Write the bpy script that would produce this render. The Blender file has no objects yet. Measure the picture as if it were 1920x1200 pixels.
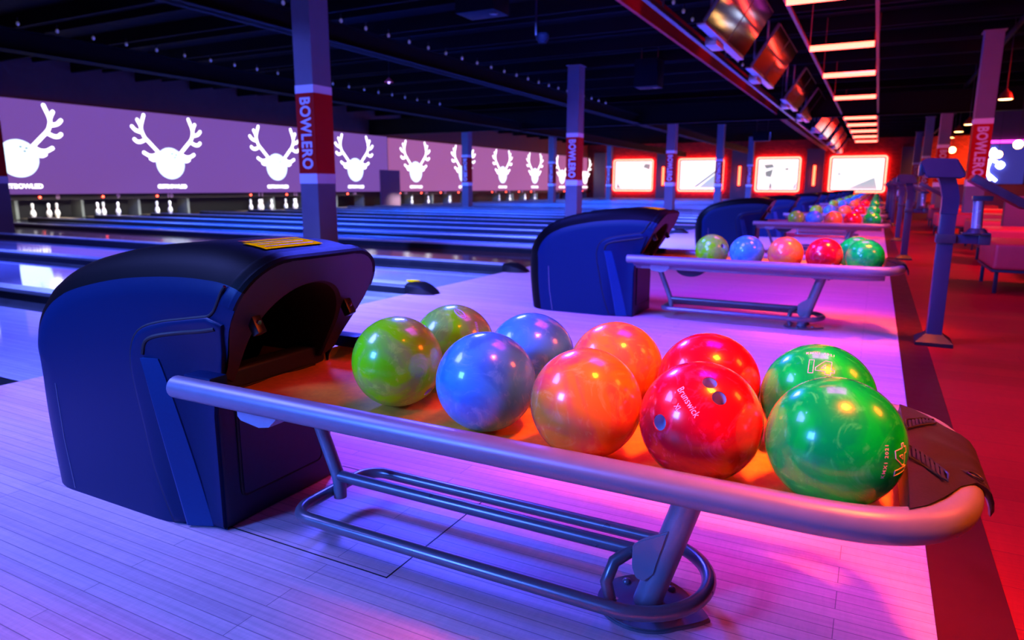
import bpy, bmesh, math, random
from mathutils import Vector, Matrix, Euler, Quaternion
random.seed(7)
PI = math.pi
S = bpy.context.scene
COL = S.collection

# ------------------------------------------------------------------ camera
f_px, yaw, pitch, roll, CAMZ = 1288.0, math.radians(27.6), math.radians(11.0), math.radians(0.17), 0.90
cy, sy, cp, sp, cr, sr = math.cos(yaw), math.sin(yaw), math.cos(pitch), math.sin(pitch), math.cos(roll), math.sin(roll)
F = Vector((-sy*cp, cy*cp, -sp)); R = Vector((cy, sy, 0)); U = R.cross(F)
R2 = cr*R + sr*U; U2 = -sr*R + cr*U
cam = bpy.data.cameras.new('camera'); camo = bpy.data.objects.new('camera', cam); COL.objects.link(camo)
camo.matrix_world = Matrix(((R2.x, U2.x, -F.x, 0), (R2.y, U2.y, -F.y, 0), (R2.z, U2.z, -F.z, CAMZ), (0, 0, 0, 1)))
cam.sensor_width = 36; cam.lens = f_px*36/1920; cam.clip_start = .02; cam.clip_end = 200
cam.dof.use_dof = True; cam.dof.focus_distance = 1.45; cam.dof.aperture_fstop = 4.5
S.camera = camo

# ------------------------------------------------------------------ materials
MATS = {}
def mat(name, col=(.5, .5, .5), rough=.5, metal=0., emit=None, es=0., coat=0., spec=.5):
    if name in MATS: return MATS[name]
    m = bpy.data.materials.new(name); m.use_nodes = True
    b = m.node_tree.nodes['Principled BSDF']
    b.inputs['Base Color'].default_value = (*col, 1); b.inputs['Roughness'].default_value = rough
    b.inputs['Metallic'].default_value = metal; b.inputs['Coat Weight'].default_value = coat
    b.inputs['Coat Roughness'].default_value = .06; b.inputs['Specular IOR Level'].default_value = spec
    if emit:
        b.inputs['Emission Color'].default_value = (*emit, 1); b.inputs['Emission Strength'].default_value = es
    MATS[name] = m
    return m
def nodes(m): return m.node_tree.nodes, m.node_tree.links, m.node_tree.nodes['Principled BSDF']
def grain(m, scale=60., amt=.25, rough_amt=.1, sc=(1, 1, 1), bump=0.):
    """subtle procedural variation on a plain material"""
    n, l, b = nodes(m)
    tc = n.new('ShaderNodeTexCoord'); mp = n.new('ShaderNodeMapping'); mp.inputs['Scale'].default_value = sc
    no = n.new('ShaderNodeTexNoise'); no.inputs['Scale'].default_value = scale; no.inputs['Detail'].default_value = 4
    l.new(tc.outputs['Object'], mp.inputs[0]); l.new(mp.outputs[0], no.inputs['Vector'])
    c = b.inputs['Base Color'].default_value[:3]
    mx = n.new('ShaderNodeMix'); mx.data_type = 'RGBA'
    mx.inputs[6].default_value = (*[x*(1-amt) for x in c], 1); mx.inputs[7].default_value = (*[min(1, x*(1+amt)) for x in c], 1)
    l.new(no.outputs['Fac'], mx.inputs[0]); l.new(mx.outputs[2], b.inputs['Base Color'])
    r = b.inputs['Roughness'].default_value
    mr = n.new('ShaderNodeMapRange'); mr.inputs[3].default_value = max(0, r-rough_amt); mr.inputs[4].default_value = min(1, r+rough_amt)
    l.new(no.outputs['Fac'], mr.inputs[0]); l.new(mr.outputs[0], b.inputs['Roughness'])
    if bump:
        bp = n.new('ShaderNodeBump'); bp.inputs['Strength'].default_value = bump; bp.inputs['Distance'].default_value = .002
        l.new(no.outputs['Fac'], bp.inputs['Height']); l.new(bp.outputs[0], b.inputs['Normal'])
    return m

def planks(name, c1, c2, rough, bw, rh, mortar, mc, coat=0., glow=.06):
    m = mat(name, c1, rough, coat=coat)
    n, l, b = nodes(m)
    tc = n.new('ShaderNodeTexCoord'); br = n.new('ShaderNodeTexBrick')
    br.inputs['Color1'].default_value = (*c1, 1); br.inputs['Color2'].default_value = (*c2, 1); br.inputs['Mortar'].default_value = (*mc, 1)
    br.inputs['Scale'].default_value = 1; br.inputs['Mortar Size'].default_value = mortar; br.inputs['Mortar Smooth'].default_value = .2
    br.inputs['Brick Width'].default_value = bw; br.inputs['Row Height'].default_value = rh; br.offset = .37; br.offset_frequency = 3
    mp = n.new('ShaderNodeMapping'); mp.inputs['Scale'].default_value = (2.2, 90, 1)
    no = n.new('ShaderNodeTexNoise'); no.inputs['Scale'].default_value = 1.; no.inputs['Detail'].default_value = 6; no.inputs['Roughness'].default_value = .65
    mp2 = n.new('ShaderNodeMapping'); mp2.inputs['Scale'].default_value = (60, 14, 1)
    no2 = n.new('ShaderNodeTexNoise'); no2.inputs['Scale'].default_value = 1.; no2.inputs['Distortion'].default_value = 1.5
    l.new(tc.outputs['Object'], br.inputs['Vector'])
    for a in (mp, mp2): l.new(tc.outputs['Object'], a.inputs[0])
    l.new(mp.outputs[0], no.inputs['Vector']); l.new(mp2.outputs[0], no2.inputs['Vector'])
    r1 = n.new('ShaderNodeMapRange'); r1.inputs[1].default_value = .3; r1.inputs[2].default_value = .7; r1.inputs[3].default_value = .82; r1.inputs[4].default_value = 1.1
    r2 = n.new('ShaderNodeMapRange'); r2.inputs[1].default_value = .3; r2.inputs[2].default_value = .7; r2.inputs[3].default_value = .95; r2.inputs[4].default_value = 1.04
    l.new(no.outputs['Fac'], r1.inputs[0]); l.new(no2.outputs['Fac'], r2.inputs[0])
    mu = n.new('ShaderNodeMath'); mu.operation = 'MULTIPLY'; l.new(r1.outputs[0], mu.inputs[0]); l.new(r2.outputs[0], mu.inputs[1])
    vm = n.new('ShaderNodeVectorMath'); vm.operation = 'SCALE'
    l.new(br.outputs['Color'], vm.inputs[0]); l.new(mu.outputs[0], vm.inputs['Scale']); l.new(vm.outputs[0], b.inputs['Base Color'])
    return m

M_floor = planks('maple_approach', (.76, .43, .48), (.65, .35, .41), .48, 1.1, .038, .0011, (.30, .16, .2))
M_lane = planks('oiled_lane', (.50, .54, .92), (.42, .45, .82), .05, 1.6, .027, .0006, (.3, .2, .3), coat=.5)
M_strip = planks('walkway_boards', (.15, .05, .032), (.11, .04, .026), .12, 1.2, .09, .001, (.03, .02, .02))
M_con = planks('concourse_boards', (.36, .010, .005), (.29, .008, .004), .5, 1.2, .18, .001, (.12, .006, .004)); M_con.node_tree.nodes['Principled BSDF'].inputs['Specular IOR Level'].default_value = .18
M_trim = grain(mat('dark_trim', (.075, .004, .003), .45, spec=.2), 14, .2)
M_ceil = grain(mat('black_ceiling', (.0035, .0035, .005), .85, spec=.1), 4, .4)
M_gird = grain(mat('girder_paint', (.0035, .0022, .0025), .75, spec=.12), 9, .3)
M_black = grain(mat('black_plastic', (.008, .008, .010), .33), 50, .2, .05)
M_top = grain(mat('black_hood_plastic', (.0018, .0018, .0022), .50, spec=.05), 160, .2, .05, bump=.04)
M_navy = grain(mat('navy_hood_plastic', (.001, .012, .060), .42, spec=.14), 160, .12, .05, bump=.04)
M_rib_lit = grain(mat('navy_rib_lit', (.001, .040, .15), .36, spec=.25), 160, .1, .05)  # flank navy made lighter: light caught by the slanted facet put into colour
M_frame = grain(mat('charcoal_frame', (.022, .020, .055), .45, spec=.3), 80, .15, .05)
M_rail = grain(mat('grey_metal_paint', (.23, .21, .27), .38, .25), 30, .08, .06)
M_steel = grain(mat('dark_steel_tube', (.17, .135, .17), .30, .45), 30, .1, .06)
M_tray = grain(mat('tray_rubber', (.92, .36, .03), .6, spec=.05), 60, .25, .08)
M_cap = grain(mat('bronze_black_plastic', (.022, .013, .010), .40, spec=.35), 300, .3, .08, bump=.15)
M_slot = mat('slot_black', (.002, .002, .002), .7)
M_chute = grain(mat('pale_blue_plastic', (.28, .30, .42), .45), 40, .1)
M_yel = grain(mat('yellow_label', (.95, .62, .0), .6, spec=0.), 40, .1)
M_yelred = grain(mat('red_label', (.6, .05, .01), .5, spec=.1), 40, .1)
M_line = mat('black_line', (.004, .004, .006), .6)
M_letter = grain(mat('pale_engraving', (.85, .62, .80), .5), 40, .1)
M_insert = grain(mat('grip_insert', (.55, .48, .62), .5), 40, .1)
M_col = grain(mat('column_grey', (.17, .14, .17), .55, spec=.3), 5, .1)
M_white = grain(mat('white_paint', (.80, .76, .82), .5), 5, .05)
M_redp = grain(mat('red_sign_paint', (.55, .008, .006), .6, spec=.08), 5, .08)
M_gut = grain(mat('black_gutter', (.006, .007, .012), .4), 9, .3)
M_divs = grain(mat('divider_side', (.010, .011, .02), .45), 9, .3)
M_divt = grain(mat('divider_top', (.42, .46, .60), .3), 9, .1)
M_pin = grain(mat('white_pin', (.9, .9, .9), .3, emit=(1, 1, 1), es=0.), 20, .03)
M_pins = grain(mat('red_pin_stripe', (.6, .02, .02), .3), 20, .05)
M_kick = grain(mat('grey_kickback', (.16, .18, .17), .6), 6, .2)
M_deck = grain(mat('pin_deck', (.55, .42, .26), .35), 6, .2)
M_scr = grain(mat('projection_screen', (.16, .10, .14), .7, emit=(.20, .078, .36), es=.9), 1, .05)
M_scr_red_lit = grain(mat('projection_screen_red_lit', (.16, .10, .14), .7, emit=(.36, .105, .28), es=1.0), 1, .05)  # red neon light falling on the far screen put into its emission
M_logo = mat('projected_white', (.9, .9, .9), .6, emit=(1, .98, 1), es=2.6)
M_logo2 = mat('projected_pale_blue', (.8, .9, .95), .6, emit=(.74, .93, 1), es=1.7)
M_logo3 = mat('projected_grey', (.3, .4, .4), .6, emit=(.12, .3, .33), es=.6)
M_num = mat('number_plate', (.45, .3, .42), .5, emit=(.5, .16, .4), es=.25)
M_led = mat('red_led', (.8, .1, .08), .3, emit=(1, .06, .03), es=14)
M_mask = grain(mat('mask_board', (.022, .010, .012), .6), 5, .3)
M_brown = grain(mat('brown_fascia', (.14, .05, .035), .7), 3, .3)
M_neon = mat('red_neon', (.9, .2, .1), .3, emit=(1, .040, .024), es=22)
M_neonf = mat('red_neon_frame', (.9, .2, .1), .3, emit=(1, .042, .028), es=26)
M_sconce = mat('orange_neon', (.9, .3, .1), .3, emit=(1, .065, .025), es=11)
M_poster = mat('lit_poster_white', (.9, .9, .9), .5, emit=(1, .97, .96), es=1.7)
M_postg = mat('lit_poster_grey', (.3, .35, .32), .5, emit=(.36, .46, .42), es=.6)
M_postb = mat('lit_poster_blue', (.35, .4, .45), .5, emit=(.50, .68, .76), es=.8)
M_frd = grain(mat('red_frame_rail', (.25, .03, .02), .4), 9, .2)
M_tv = mat('tv_glass', (.006, .005, .006), .08, spec=.22); M_kbase = grain(mat('kiosk_base', (.014, .008, .010), .4, spec=.25), 20, .1)
M_tvb = grain(mat('tv_bezel', (.10, .09, .10), .35, .4), 20, .1)
M_rack = grain(mat('monitor_rack', (.35, .33, .40), .35, .7), 20, .1)
M_redg = grain(mat('red_girder', (.42, .012, .014), .6, spec=.2), 7, .2)
M_kpost = grain(mat('kiosk_post', (.032, .027, .06), .33, spec=.35), 20, .08)
M_silver = grain(mat('silver_tube', (.75, .72, .78), .25, .7), 20, .05)
M_kiosk = grain(mat('kiosk_black', (.03, .028, .04), .35), 20, .2)
M_kscreen = mat('kiosk_glass', (.05, .02, .025), .12, spec=.8)
M_seat = grain(mat('red_vinyl', (.55, .02, .03), .5), 12, .15)
M_leg = grain(mat('black_leg', (.012, .010, .016), .4), 20, .2)
M_part = grain(mat('maroon_partition', (.10, .02, .045), .6), 4, .2)
M_conw = grain(mat('concourse_wall', (.10, .05, .11), .7), 2, .2)
M_warm = mat('warm_bulb', (1, .7, .4), .3, emit=(1, .46, .14), es=22)
M_lampm = grain(mat('copper_shade', (.25, .08, .05), .35, .6), 20, .1)
M_mag = mat('magenta_neon', (.8, .1, .8), .3, emit=(1, .05, .75), es=3.5)
M_blueneon = mat('white_blue_neon', (.8, .85, 1), .3, emit=(.62, .72, 1), es=9)
M_bluepanel = mat('blue_sign_panel', (.05, .06, .3), .5, emit=(.05, .05, .42), es=.6)
M_bulb = mat('clear_bulb', (.5, .48, .52), .2, emit=(.8, .75, .9), es=.05)
M_box = grain(mat('dark_blue_housing', (.003, .004, .010), .6, spec=.08), 9, .2)

# brick wall
M_brick = mat('red_brick', (.25, .05, .04), .8)
n, l, b = nodes(M_brick)
tc = n.new('ShaderNodeTexCoord'); mp = n.new('ShaderNodeMapping'); mp.inputs['Rotation'].default_value = (PI/2, 0, 0)
br = n.new('ShaderNodeTexBrick'); br.inputs['Color1'].default_value = (.60, .035, .03, 1); br.inputs['Color2'].default_value = (.36, .02, .02, 1)
br.inputs['Mortar'].default_value = (.05, .012, .012, 1); br.inputs['Scale'].default_value = 1; br.inputs['Mortar Size'].default_value = .012
br.inputs['Brick Width'].default_value = .24; br.inputs['Row Height'].default_value = .09
l.new(tc.outputs['Object'], mp.inputs[0]); l.new(mp.outputs[0], br.inputs['Vector']); l.new(br.outputs['Color'], b.inputs['Base Color'])

def marble(name, base, dark, light, rough=.24, scale=7.):
    m = mat(name, base, rough, coat=.55, spec=.35)
    n, l, b = nodes(m)
    tc = n.new('ShaderNodeTexCoord')
    a = n.new('ShaderNodeTexNoise'); a.inputs['Scale'].default_value = scale; a.inputs['Detail'].default_value = 3; a.inputs['Distortion'].default_value = 1.6
    w = n.new('ShaderNodeTexNoise'); w.inputs['Scale'].default_value = scale*1.9; w.inputs['Detail'].default_value = 7; w.inputs['Distortion'].default_value = 3.2; w.inputs['Roughness'].default_value = .6
    l.new(tc.outputs['Object'], a.inputs['Vector']); l.new(tc.outputs['Object'], w.inputs['Vector'])
    cr1 = n.new('ShaderNodeValToRGB'); cr1.color_ramp.elements[0].position = .40; cr1.color_ramp.elements[0].color = (*dark, 1)
    cr1.color_ramp.elements[1].position = .56; cr1.color_ramp.elements[1].color = (*base, 1)
    cr2 = n.new('ShaderNodeValToRGB'); cr2.color_ramp.elements[0].position = .54; cr2.color_ramp.elements[0].color = (0, 0, 0, 1)
    cr2.color_ramp.elements[1].position = .72; cr2.color_ramp.elements[1].color = (.8, .8, .8, 1)
    l.new(a.outputs['Fac'], cr1.inputs[0]); l.new(w.outputs['Fac'], cr2.inputs[0])
    mx = n.new('ShaderNodeMix'); mx.data_type = 'RGBA'; mx.inputs[7].default_value = (*light, 1)
    l.new(cr2.outputs[0], mx.inputs[0]); l.new(cr1.outputs[0], mx.inputs[6]); l.new(mx.outputs[2], b.inputs['Base Color'])
    return m
M_ball = {
 'lime': marble('lime_ball', (.26, 1, .004), (.30, .62, .08), (.55, 1, .10)),
 'blue': marble('blue_ball', (.06, .42, .95), (.04, .28, .75), (.16, .55, 1)),
 'orange': marble('orange_ball', (1, .30, .03), (.95, .12, .09), (1, .50, .14)),
 'red': marble('red_ball', (.72, .004, .016), (.50, .002, .018), (.85, .03, .16)),
 'green': marble('green_ball', (.0, .85, .05), (.0, .55, .07), (.05, 1, .14)),
}

# ------------------------------------------------------------------ mesh helpers
def link(name, bm, m, parent=None, smooth=True, angle=40):
    me = bpy.data.meshes.new(name); bm.normal_update(); bm.to_mesh(me); bm.free()
    ms = m if isinstance(m, (list, tuple)) else [m]
    for x in ms: me.materials.append(x)
    if smooth:
        me.polygons.foreach_set('use_smooth', [True]*len(me.polygons))
        try: me.set_sharp_from_angle(angle=math.radians(angle))
        except Exception: pass
    o = bpy.data.objects.new(name, me); COL.objects.link(o)
    if parent is not None: o.parent = parent
    return o
def tag(o, label, cat, group=None, kind=None):
    if label: o['label'] = label
    if cat: o['category'] = cat
    if group: o['group'] = group
    if kind: o['kind'] = kind
    return o
def empty(name, loc, label, cat, group=None, rotz=0):
    o = bpy.data.objects.new(name, None); COL.objects.link(o); o.location = loc; o.rotation_euler = (0, 0, rotz)
    o.empty_display_size = .1
    return tag(o, label, cat, group)
def struct(name, bm, m, smooth=False):
    o = link(name, bm, m, None, smooth); o['kind'] = 'structure'; return o
def copy_tree(o, parent=None):
    c = o.copy(); COL.objects.link(c)
    if parent is not None: c.parent = parent
    for ch in list(o.children): copy_tree(ch, c)
    return c
def BM(): return bmesh.new()
def box(bm, lo, hi, bevel=0., seg=2, mi=0):
    vs = [bm.verts.new((x, y, z)) for x in (lo[0], hi[0]) for y in (lo[1], hi[1]) for z in (lo[2], hi[2])]
    fs = []
    for q in ((0, 1, 3, 2), (4, 6, 7, 5), (0, 4, 5, 1), (2, 3, 7, 6), (0, 2, 6, 4), (1, 5, 7, 3)):
        fc = bm.faces.new([vs[i] for i in q]); fc.material_index = mi; fs.append(fc)
    if bevel > 0:
        es = list({e for fc in fs for e in fc.edges})
        bmesh.ops.bevel(bm, geom=es, offset=bevel, segments=seg, affect='EDGES', profile=.6, material=mi)
    return vs
def quad(bm, pts, mi=0):
    fc = bm.faces.new([bm.verts.new(p) for p in pts]); fc.material_index = mi; return fc
def grid(bm, rows, close_u=False, close_v=False, mi=0, flip=False):
    V = [[bm.verts.new(p) for p in r] for r in rows]
    nu, nv = len(V), len(V[0])
    for i in range(nu if close_u else nu-1):
        for j in range(nv if close_v else nv-1):
            q = [V[i][j], V[(i+1) % nu][j], V[(i+1) % nu][(j+1) % nv], V[i][(j+1) % nv]]
            if flip: q.reverse()
            try:
                fc = bm.faces.new(q); fc.material_index = mi
            except ValueError: pass
    return V
def catmull(pts, n, closed=False):
    pts = [Vector(p) for p in pts]; N = len(pts); out = []
    segs = N if closed else N-1
    dense = []
    for i in range(segs):
        p0 = pts[(i-1) % N] if closed or i > 0 else pts[0]*2-pts[1]
        p1 = pts[i]; p2 = pts[(i+1) % N]
        p3 = pts[(i+2) % N] if closed or i+2 < N else p2*2-p1
        for k in range(12):
            t = k/12
            dense.append(.5*((2*p1)+(-p0+p2)*t+(2*p0-5*p1+4*p2-p3)*t*t+(-p0+3*p1-3*p2+p3)*t**3))
    if not closed: dense.append(pts[-1])
    else: dense.append(dense[0])
    L = [0]
    for a, b in zip(dense, dense[1:]): L.append(L[-1]+(b-a).length)
    m = n if closed else n-1
    j = 0
    for i in range(n):
        d = L[-1]*i/m
        while j < len(L)-2 and L[j+1] < d: j += 1
        t = (d-L[j])/max(1e-9, L[j+1]-L[j]); out.append(dense[j].lerp(dense[j+1], min(1, t)))
    return out
def tube(bm, pts, r, seg=14, closed=False, caps=True, mi=0):
    pts = [Vector(p) for p in pts]; N = len(pts); rs = r if isinstance(r, (list, tuple)) else [r]*N
    rows = []; prev = None
    for i in range(N):
        a = pts[(i-1) % N] if closed or i > 0 else pts[i]; c = pts[(i+1) % N] if closed or i < N-1 else pts[i]
        t = (c-a).normalized()
        if prev is None:
            up = Vector((0, 0, 1)) if abs(t.z) < .9 else Vector((1, 0, 0))
            u = t.cross(up).normalized()
        else:
            u = (prev-t*prev.dot(t)).normalized()
        prev = u; v = t.cross(u)
        rows.append([pts[i]+(u*math.cos(2*PI*k/seg)+v*math.sin(2*PI*k/seg))*rs[i] for k in range(seg)])
    V = grid(bm, rows, close_u=closed, close_v=True, mi=mi, flip=True)
    if caps and not closed:
        for row in (V[0], V[-1]):
            try:
                fc = bm.faces.new(row); fc.material_index = mi
            except ValueError: pass
    return V
def round_path(pts, rad, n=8):
    """polyline with rounded corners; pts open"""
    pts = [Vector(p) for p in pts]; out = [pts[0]]
    for i in range(1, len(pts)-1):
        r = rad[i-1] if isinstance(rad, (list, tuple)) else rad
        a = (pts[i-1]-pts[i]).normalized(); c = (pts[i+1]-pts[i]).normalized()
        ang = a.angle(c); d = r/math.tan(ang/2)
        p0 = pts[i]+a*d; p1 = pts[i]+c*d
        cen = pts[i]+(a+c).normalized()*(r/math.sin(ang/2))
        v0 = p0-cen; v1 = p1-cen; th = v0.angle(v1)
        for k in range(n+1):
            t = k/n
            out.append(cen+(v0*math.sin((1-t)*th)+v1*math.sin(t*th))/math.sin(th))
    out.append(pts[-1]); return out
def disc_prism(bm, pts, z0, z1, bevel=0., mi=0):
    lo = [bm.verts.new((p[0], p[1], z0)) for p in pts]; hi = [bm.verts.new((p[0], p[1], z1)) for p in pts]
    n = len(pts); fs = [bm.faces.new(hi), bm.faces.new(lo[::-1])]
    for i in range(n): fs.append(bm.faces.new([lo[i], lo[(i+1) % n], hi[(i+1) % n], hi[i]]))
    for fc in fs: fc.material_index = mi
    bmesh.ops.recalc_face_normals(bm, faces=fs)
    if bevel: bmesh.ops.bevel(bm, geom=list(fs[0].edges), offset=bevel, segments=2, affect='EDGES')
def lathe(bm, prof, seg=24, origin=(0, 0, 0), mi=0):
    rows = [[(origin[0]+r*math.cos(2*PI*k/seg), origin[1]+r*math.sin(2*PI*k/seg), origin[2]+z) for k in range(seg)] for r, z in prof]
    grid(bm, rows, close_v=True, mi=mi, flip=True)
    bmesh.ops.remove_doubles(bm, verts=bm.verts, dist=1e-6)
def circle(cx, cy_, r, n=24, a0=0): return [(cx+r*math.cos(a0+2*PI*k/n), cy_+r*math.sin(a0+2*PI*k/n)) for k in range(n)]
def smooth01(a, b, x):
    t = max(0., min(1., (x-a)/(b-a))); return t*t*(3-2*t)

# text as mesh: list of (verts, faces) in the text plane
TXT = {}
def text_mesh(s, bold=0., outline=0., sx=1., spacing=1.):
    key = (s, bold, outline, sx, spacing)
    if key in TXT: return TXT[key]
    cu = bpy.data.curves.new('text', 'FONT'); cu.body = s; cu.size = 1; cu.align_x = 'CENTER'; cu.align_y = 'CENTER'; cu.offset = bold; cu.space_character = spacing
    cu.resolution_u = 4
    if outline:
        cu.fill_mode = 'NONE'; cu.bevel_depth = outline; cu.bevel_resolution = 0
    o = bpy.data.objects.new('text', cu); COL.objects.link(o)
    dg = bpy.context.evaluated_depsgraph_get(); e = o.evaluated_get(dg); me = e.to_mesh()
    vs = [v.co.copy() for v in me.vertices]; fs = [tuple(p.vertices) for p in me.polygons]
    e.to_mesh_clear(); bpy.data.objects.remove(o); bpy.data.curves.remove(cu)
    x0, x1 = min(v.x for v in vs), max(v.x for v in vs); y0, y1 = min(v.y for v in vs), max(v.y for v in vs)
    cx, cy_ = (x0+x1)/2, (y0+y1)/2
    vs = [Vector(((v.x-cx)/(x1-x0), (v.y-cy_)/(x1-x0), v.z/(x1-x0))) for v in vs]   # unit length
    TXT[key] = (vs, fs, (y1-y0)/(x1-x0)); return TXT[key]
def flat_text(bm, s, centre, right, up, length, height=None, bold=0., mi=0, thick=0., spacing=1.):
    vs, fs, asp = text_mesh(s, bold, spacing=spacing)
    right = Vector(right).normalized(); up = Vector(up).normalized(); ky = (height/asp if height else length)
    nrm = right.cross(up)
    V = [bm.verts.new(Vector(centre)+right*(v.x*length)+up*(v.y*ky)) for v in vs]
    out = []
    for q in fs:
        try:
            fc = bm.faces.new([V[i] for i in q]); fc.material_index = mi; out.append(fc)
        except ValueError: pass
    if thick:
        r = bmesh.ops.extrude_face_region(bm, geom=out)
        bmesh.ops.translate(bm, vec=nrm*thick, verts=[g for g in r['geom'] if isinstance(g, bmesh.types.BMVert)])
def sphere_text(s, n, right, length, r, height=None, outline=0., bold=0., spacing=1.):
    bm = BM(); vs, fs, asp = text_mesh(s, bold, outline, spacing=spacing)
    n = Vector(n).normalized(); right = Vector(right); right = (right-n*right.dot(n)).normalized(); up = n.cross(right)
    ky = (height/asp if height else length)
    V = []
    for v in vs:
        a, b_ = v.x*length/r, v.y*ky/r; th = math.hypot(a, b_)
        d = n if th < 1e-9 else n*math.cos(th)+(right*a+up*b_)/th*math.sin(th)
        V.append(bm.verts.new(d*(r*1.0018+v.z*length)))
    for q in fs:
        try: bm.faces.new([V[i] for i in q])
        except ValueError: pass
    return bm

# ------------------------------------------------------------------ layout constants
PITCH = 8.88                      # one group: four lanes, two ball returns, one walkway strip
FOUL = -3.47; PINX = -20.0; FARY = 51.6
RET = [1.345+PITCH*k+3.46*j for k in range(6) for j in (0, 1)]
STRIP = [6.65+PITCH*k for k in range(5)]       # each 1.76 wide
ORD = ['nearest', 'second', 'third', 'fourth', 'fifth', 'sixth', 'seventh', 'eighth', 'ninth', 'tenth', 'eleventh', 'twelfth',
       'thirteenth', 'fourteenth', 'fifteenth', 'sixteenth', 'seventeenth', 'eighteenth', 'nineteenth', 'twentieth', 'twenty-first', 'twenty-second', 'twenty-third', 'twenty-fourth', 'twenty-fifth']

# ------------------------------------------------------------------ setting
bm = BM(); quad(bm, [(FOUL, -7, 0), (.19, -7, 0), (.19, FARY, 0), (FOUL, FARY, 0)]); struct('floor', bm, M_floor)
bm = BM(); box(bm, (.19, -7, -.02), (.335, FARY, .004)); struct('trim_1', bm, M_trim)
bm = BM(); quad(bm, [(.335, -7, .001), (12, -7, .001), (12, FARY, .001), (.335, FARY, .001)]); struct('floor_concourse', bm, M_con)
bm = BM()
for y in STRIP: quad(bm, [(PINX-.6, y, 0), (FOUL, y, 0), (FOUL, y+1.76, 0), (PINX-.6, y+1.76, 0)])
struct('floor_walkway', bm, M_strip)
bm = BM(); quad(bm, [(-22, -7, 4.25), (12, -7, 4.25), (12, FARY, 4.25), (-22, FARY, 4.25)][::-1])
for k in range(30):                                                   # joists and deck ribs
    y = -5+k*1.9; box(bm, (-22, y, 3.98), (12, y+.07, 4.25)); box(bm, (-22, y+.9, 4.1), (12, y+.95, 4.25))
struct('ceiling', bm, M_ceil)
bm = BM(); quad(bm, [(-22, FARY, -.3), (12, FARY, -.3), (12, FARY, 4.3), (-22, FARY, 4.3)]); struct('wall_far', bm, M_brick)
bm = BM(); quad(bm, [(-21.2, -7, -.3), (-21.2, FARY, -.3), (-21.2, FARY, .72), (-21.2, -7, .72)]); struct('wall_pit', bm, M_gut)
bm = BM(); box(bm, (-20.4, 6.0, 3.14), (-20.2, FARY, 4.25)); struct('wall_left', bm, M_brown)
bm = BM(); quad(bm, [(12, -7, 0), (12, FARY, 0), (12, FARY, 4.25), (12, -7, 4.25)][::-1]); struct('wall_right', bm, M_conw)
bm = BM(); quad(bm, [(-22, -7, 0), (12, -7, 0), (12, -7, 4.25), (-22, -7, 4.25)][::-1]); struct('wall_back', bm, M_conw)
bm = BM(); box(bm, (3.0, 32.0, 0), (12, 32.2, 4.25)); struct('wall_lounge', bm, M_conw)
bm = BM(); box(bm, (-20.1, 6.0, .50), (-20.0, FARY, .66)); struct('trim_2', bm, M_mask)          # board above the pins
# pilasters on the far wall
for i, (x0, x1) in enumerate([(-14.75, -13.35), (-9.35, -8.0), (-4.45, -3.35), (1.15, 2.5), (-19.7, -18.75)]):
    bm = BM(); box(bm, (x0, FARY-.25, 0), (x1, FARY, 3.45)); struct('trim_%d' % (3+i), bm, M_col)
# steel girders
def girder(name, lo, hi, m, along):
    bm = BM(); (x0, y0, z0), (x1, y1, z1) = lo, hi; t = .012
    if along == 'y':
        box(bm, (x0, y0, z0), (x1, y1, z0+t)); box(bm, (x0, y0, z1-t), (x1, y1, z1)); xm = (x0+x1)/2; box(bm, (xm-.03, y0, z0), (xm+.03, y1, z1))
    else:
        box(bm, (x0, y0, z0), (x1, y1, z0+t)); box(bm, (x0, y0, z1-t), (x1, y1, z1)); ym = (y0+y1)/2; box(bm, (x0, ym-.03, z0), (x1, ym+.03, z1))
    return struct(name, bm, m)
bm = BM(); box(bm, (-3.20, -3, 3.27), (-3.17, 24.8, 3.66)); box(bm, (-3.205, -3, 3.25), (-3.155, 24.8, 3.27)); struct('trim_8', bm, M_redg)
girder('trim_9', (-3.34, 25.05, 3.28), (-3.16, FARY-.3, 3.58), M_redg, 'y')
girder('trim_10', (-8.05, -3, 3.12), (-7.75, 24.8, 3.42), M_gird, 'y')
girder('trim_11', (-12.75, -3, 3.02), (-12.45, 24.8, 3.36), M_gird, 'y')
girder('trim_12', (-8.05, 25.05, 3.12), (-7.75, FARY-.3, 3.42), M_gird, 'y')
girder('trim_13', (-12.75, 25.05, 3.02), (-12.45, FARY-.3, 3.36), M_gird, 'y')
girder('trim_14', (-20.2, 24.82, 3.10), (12, 25.05, 3.76), M_gird, 'x')

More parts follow.
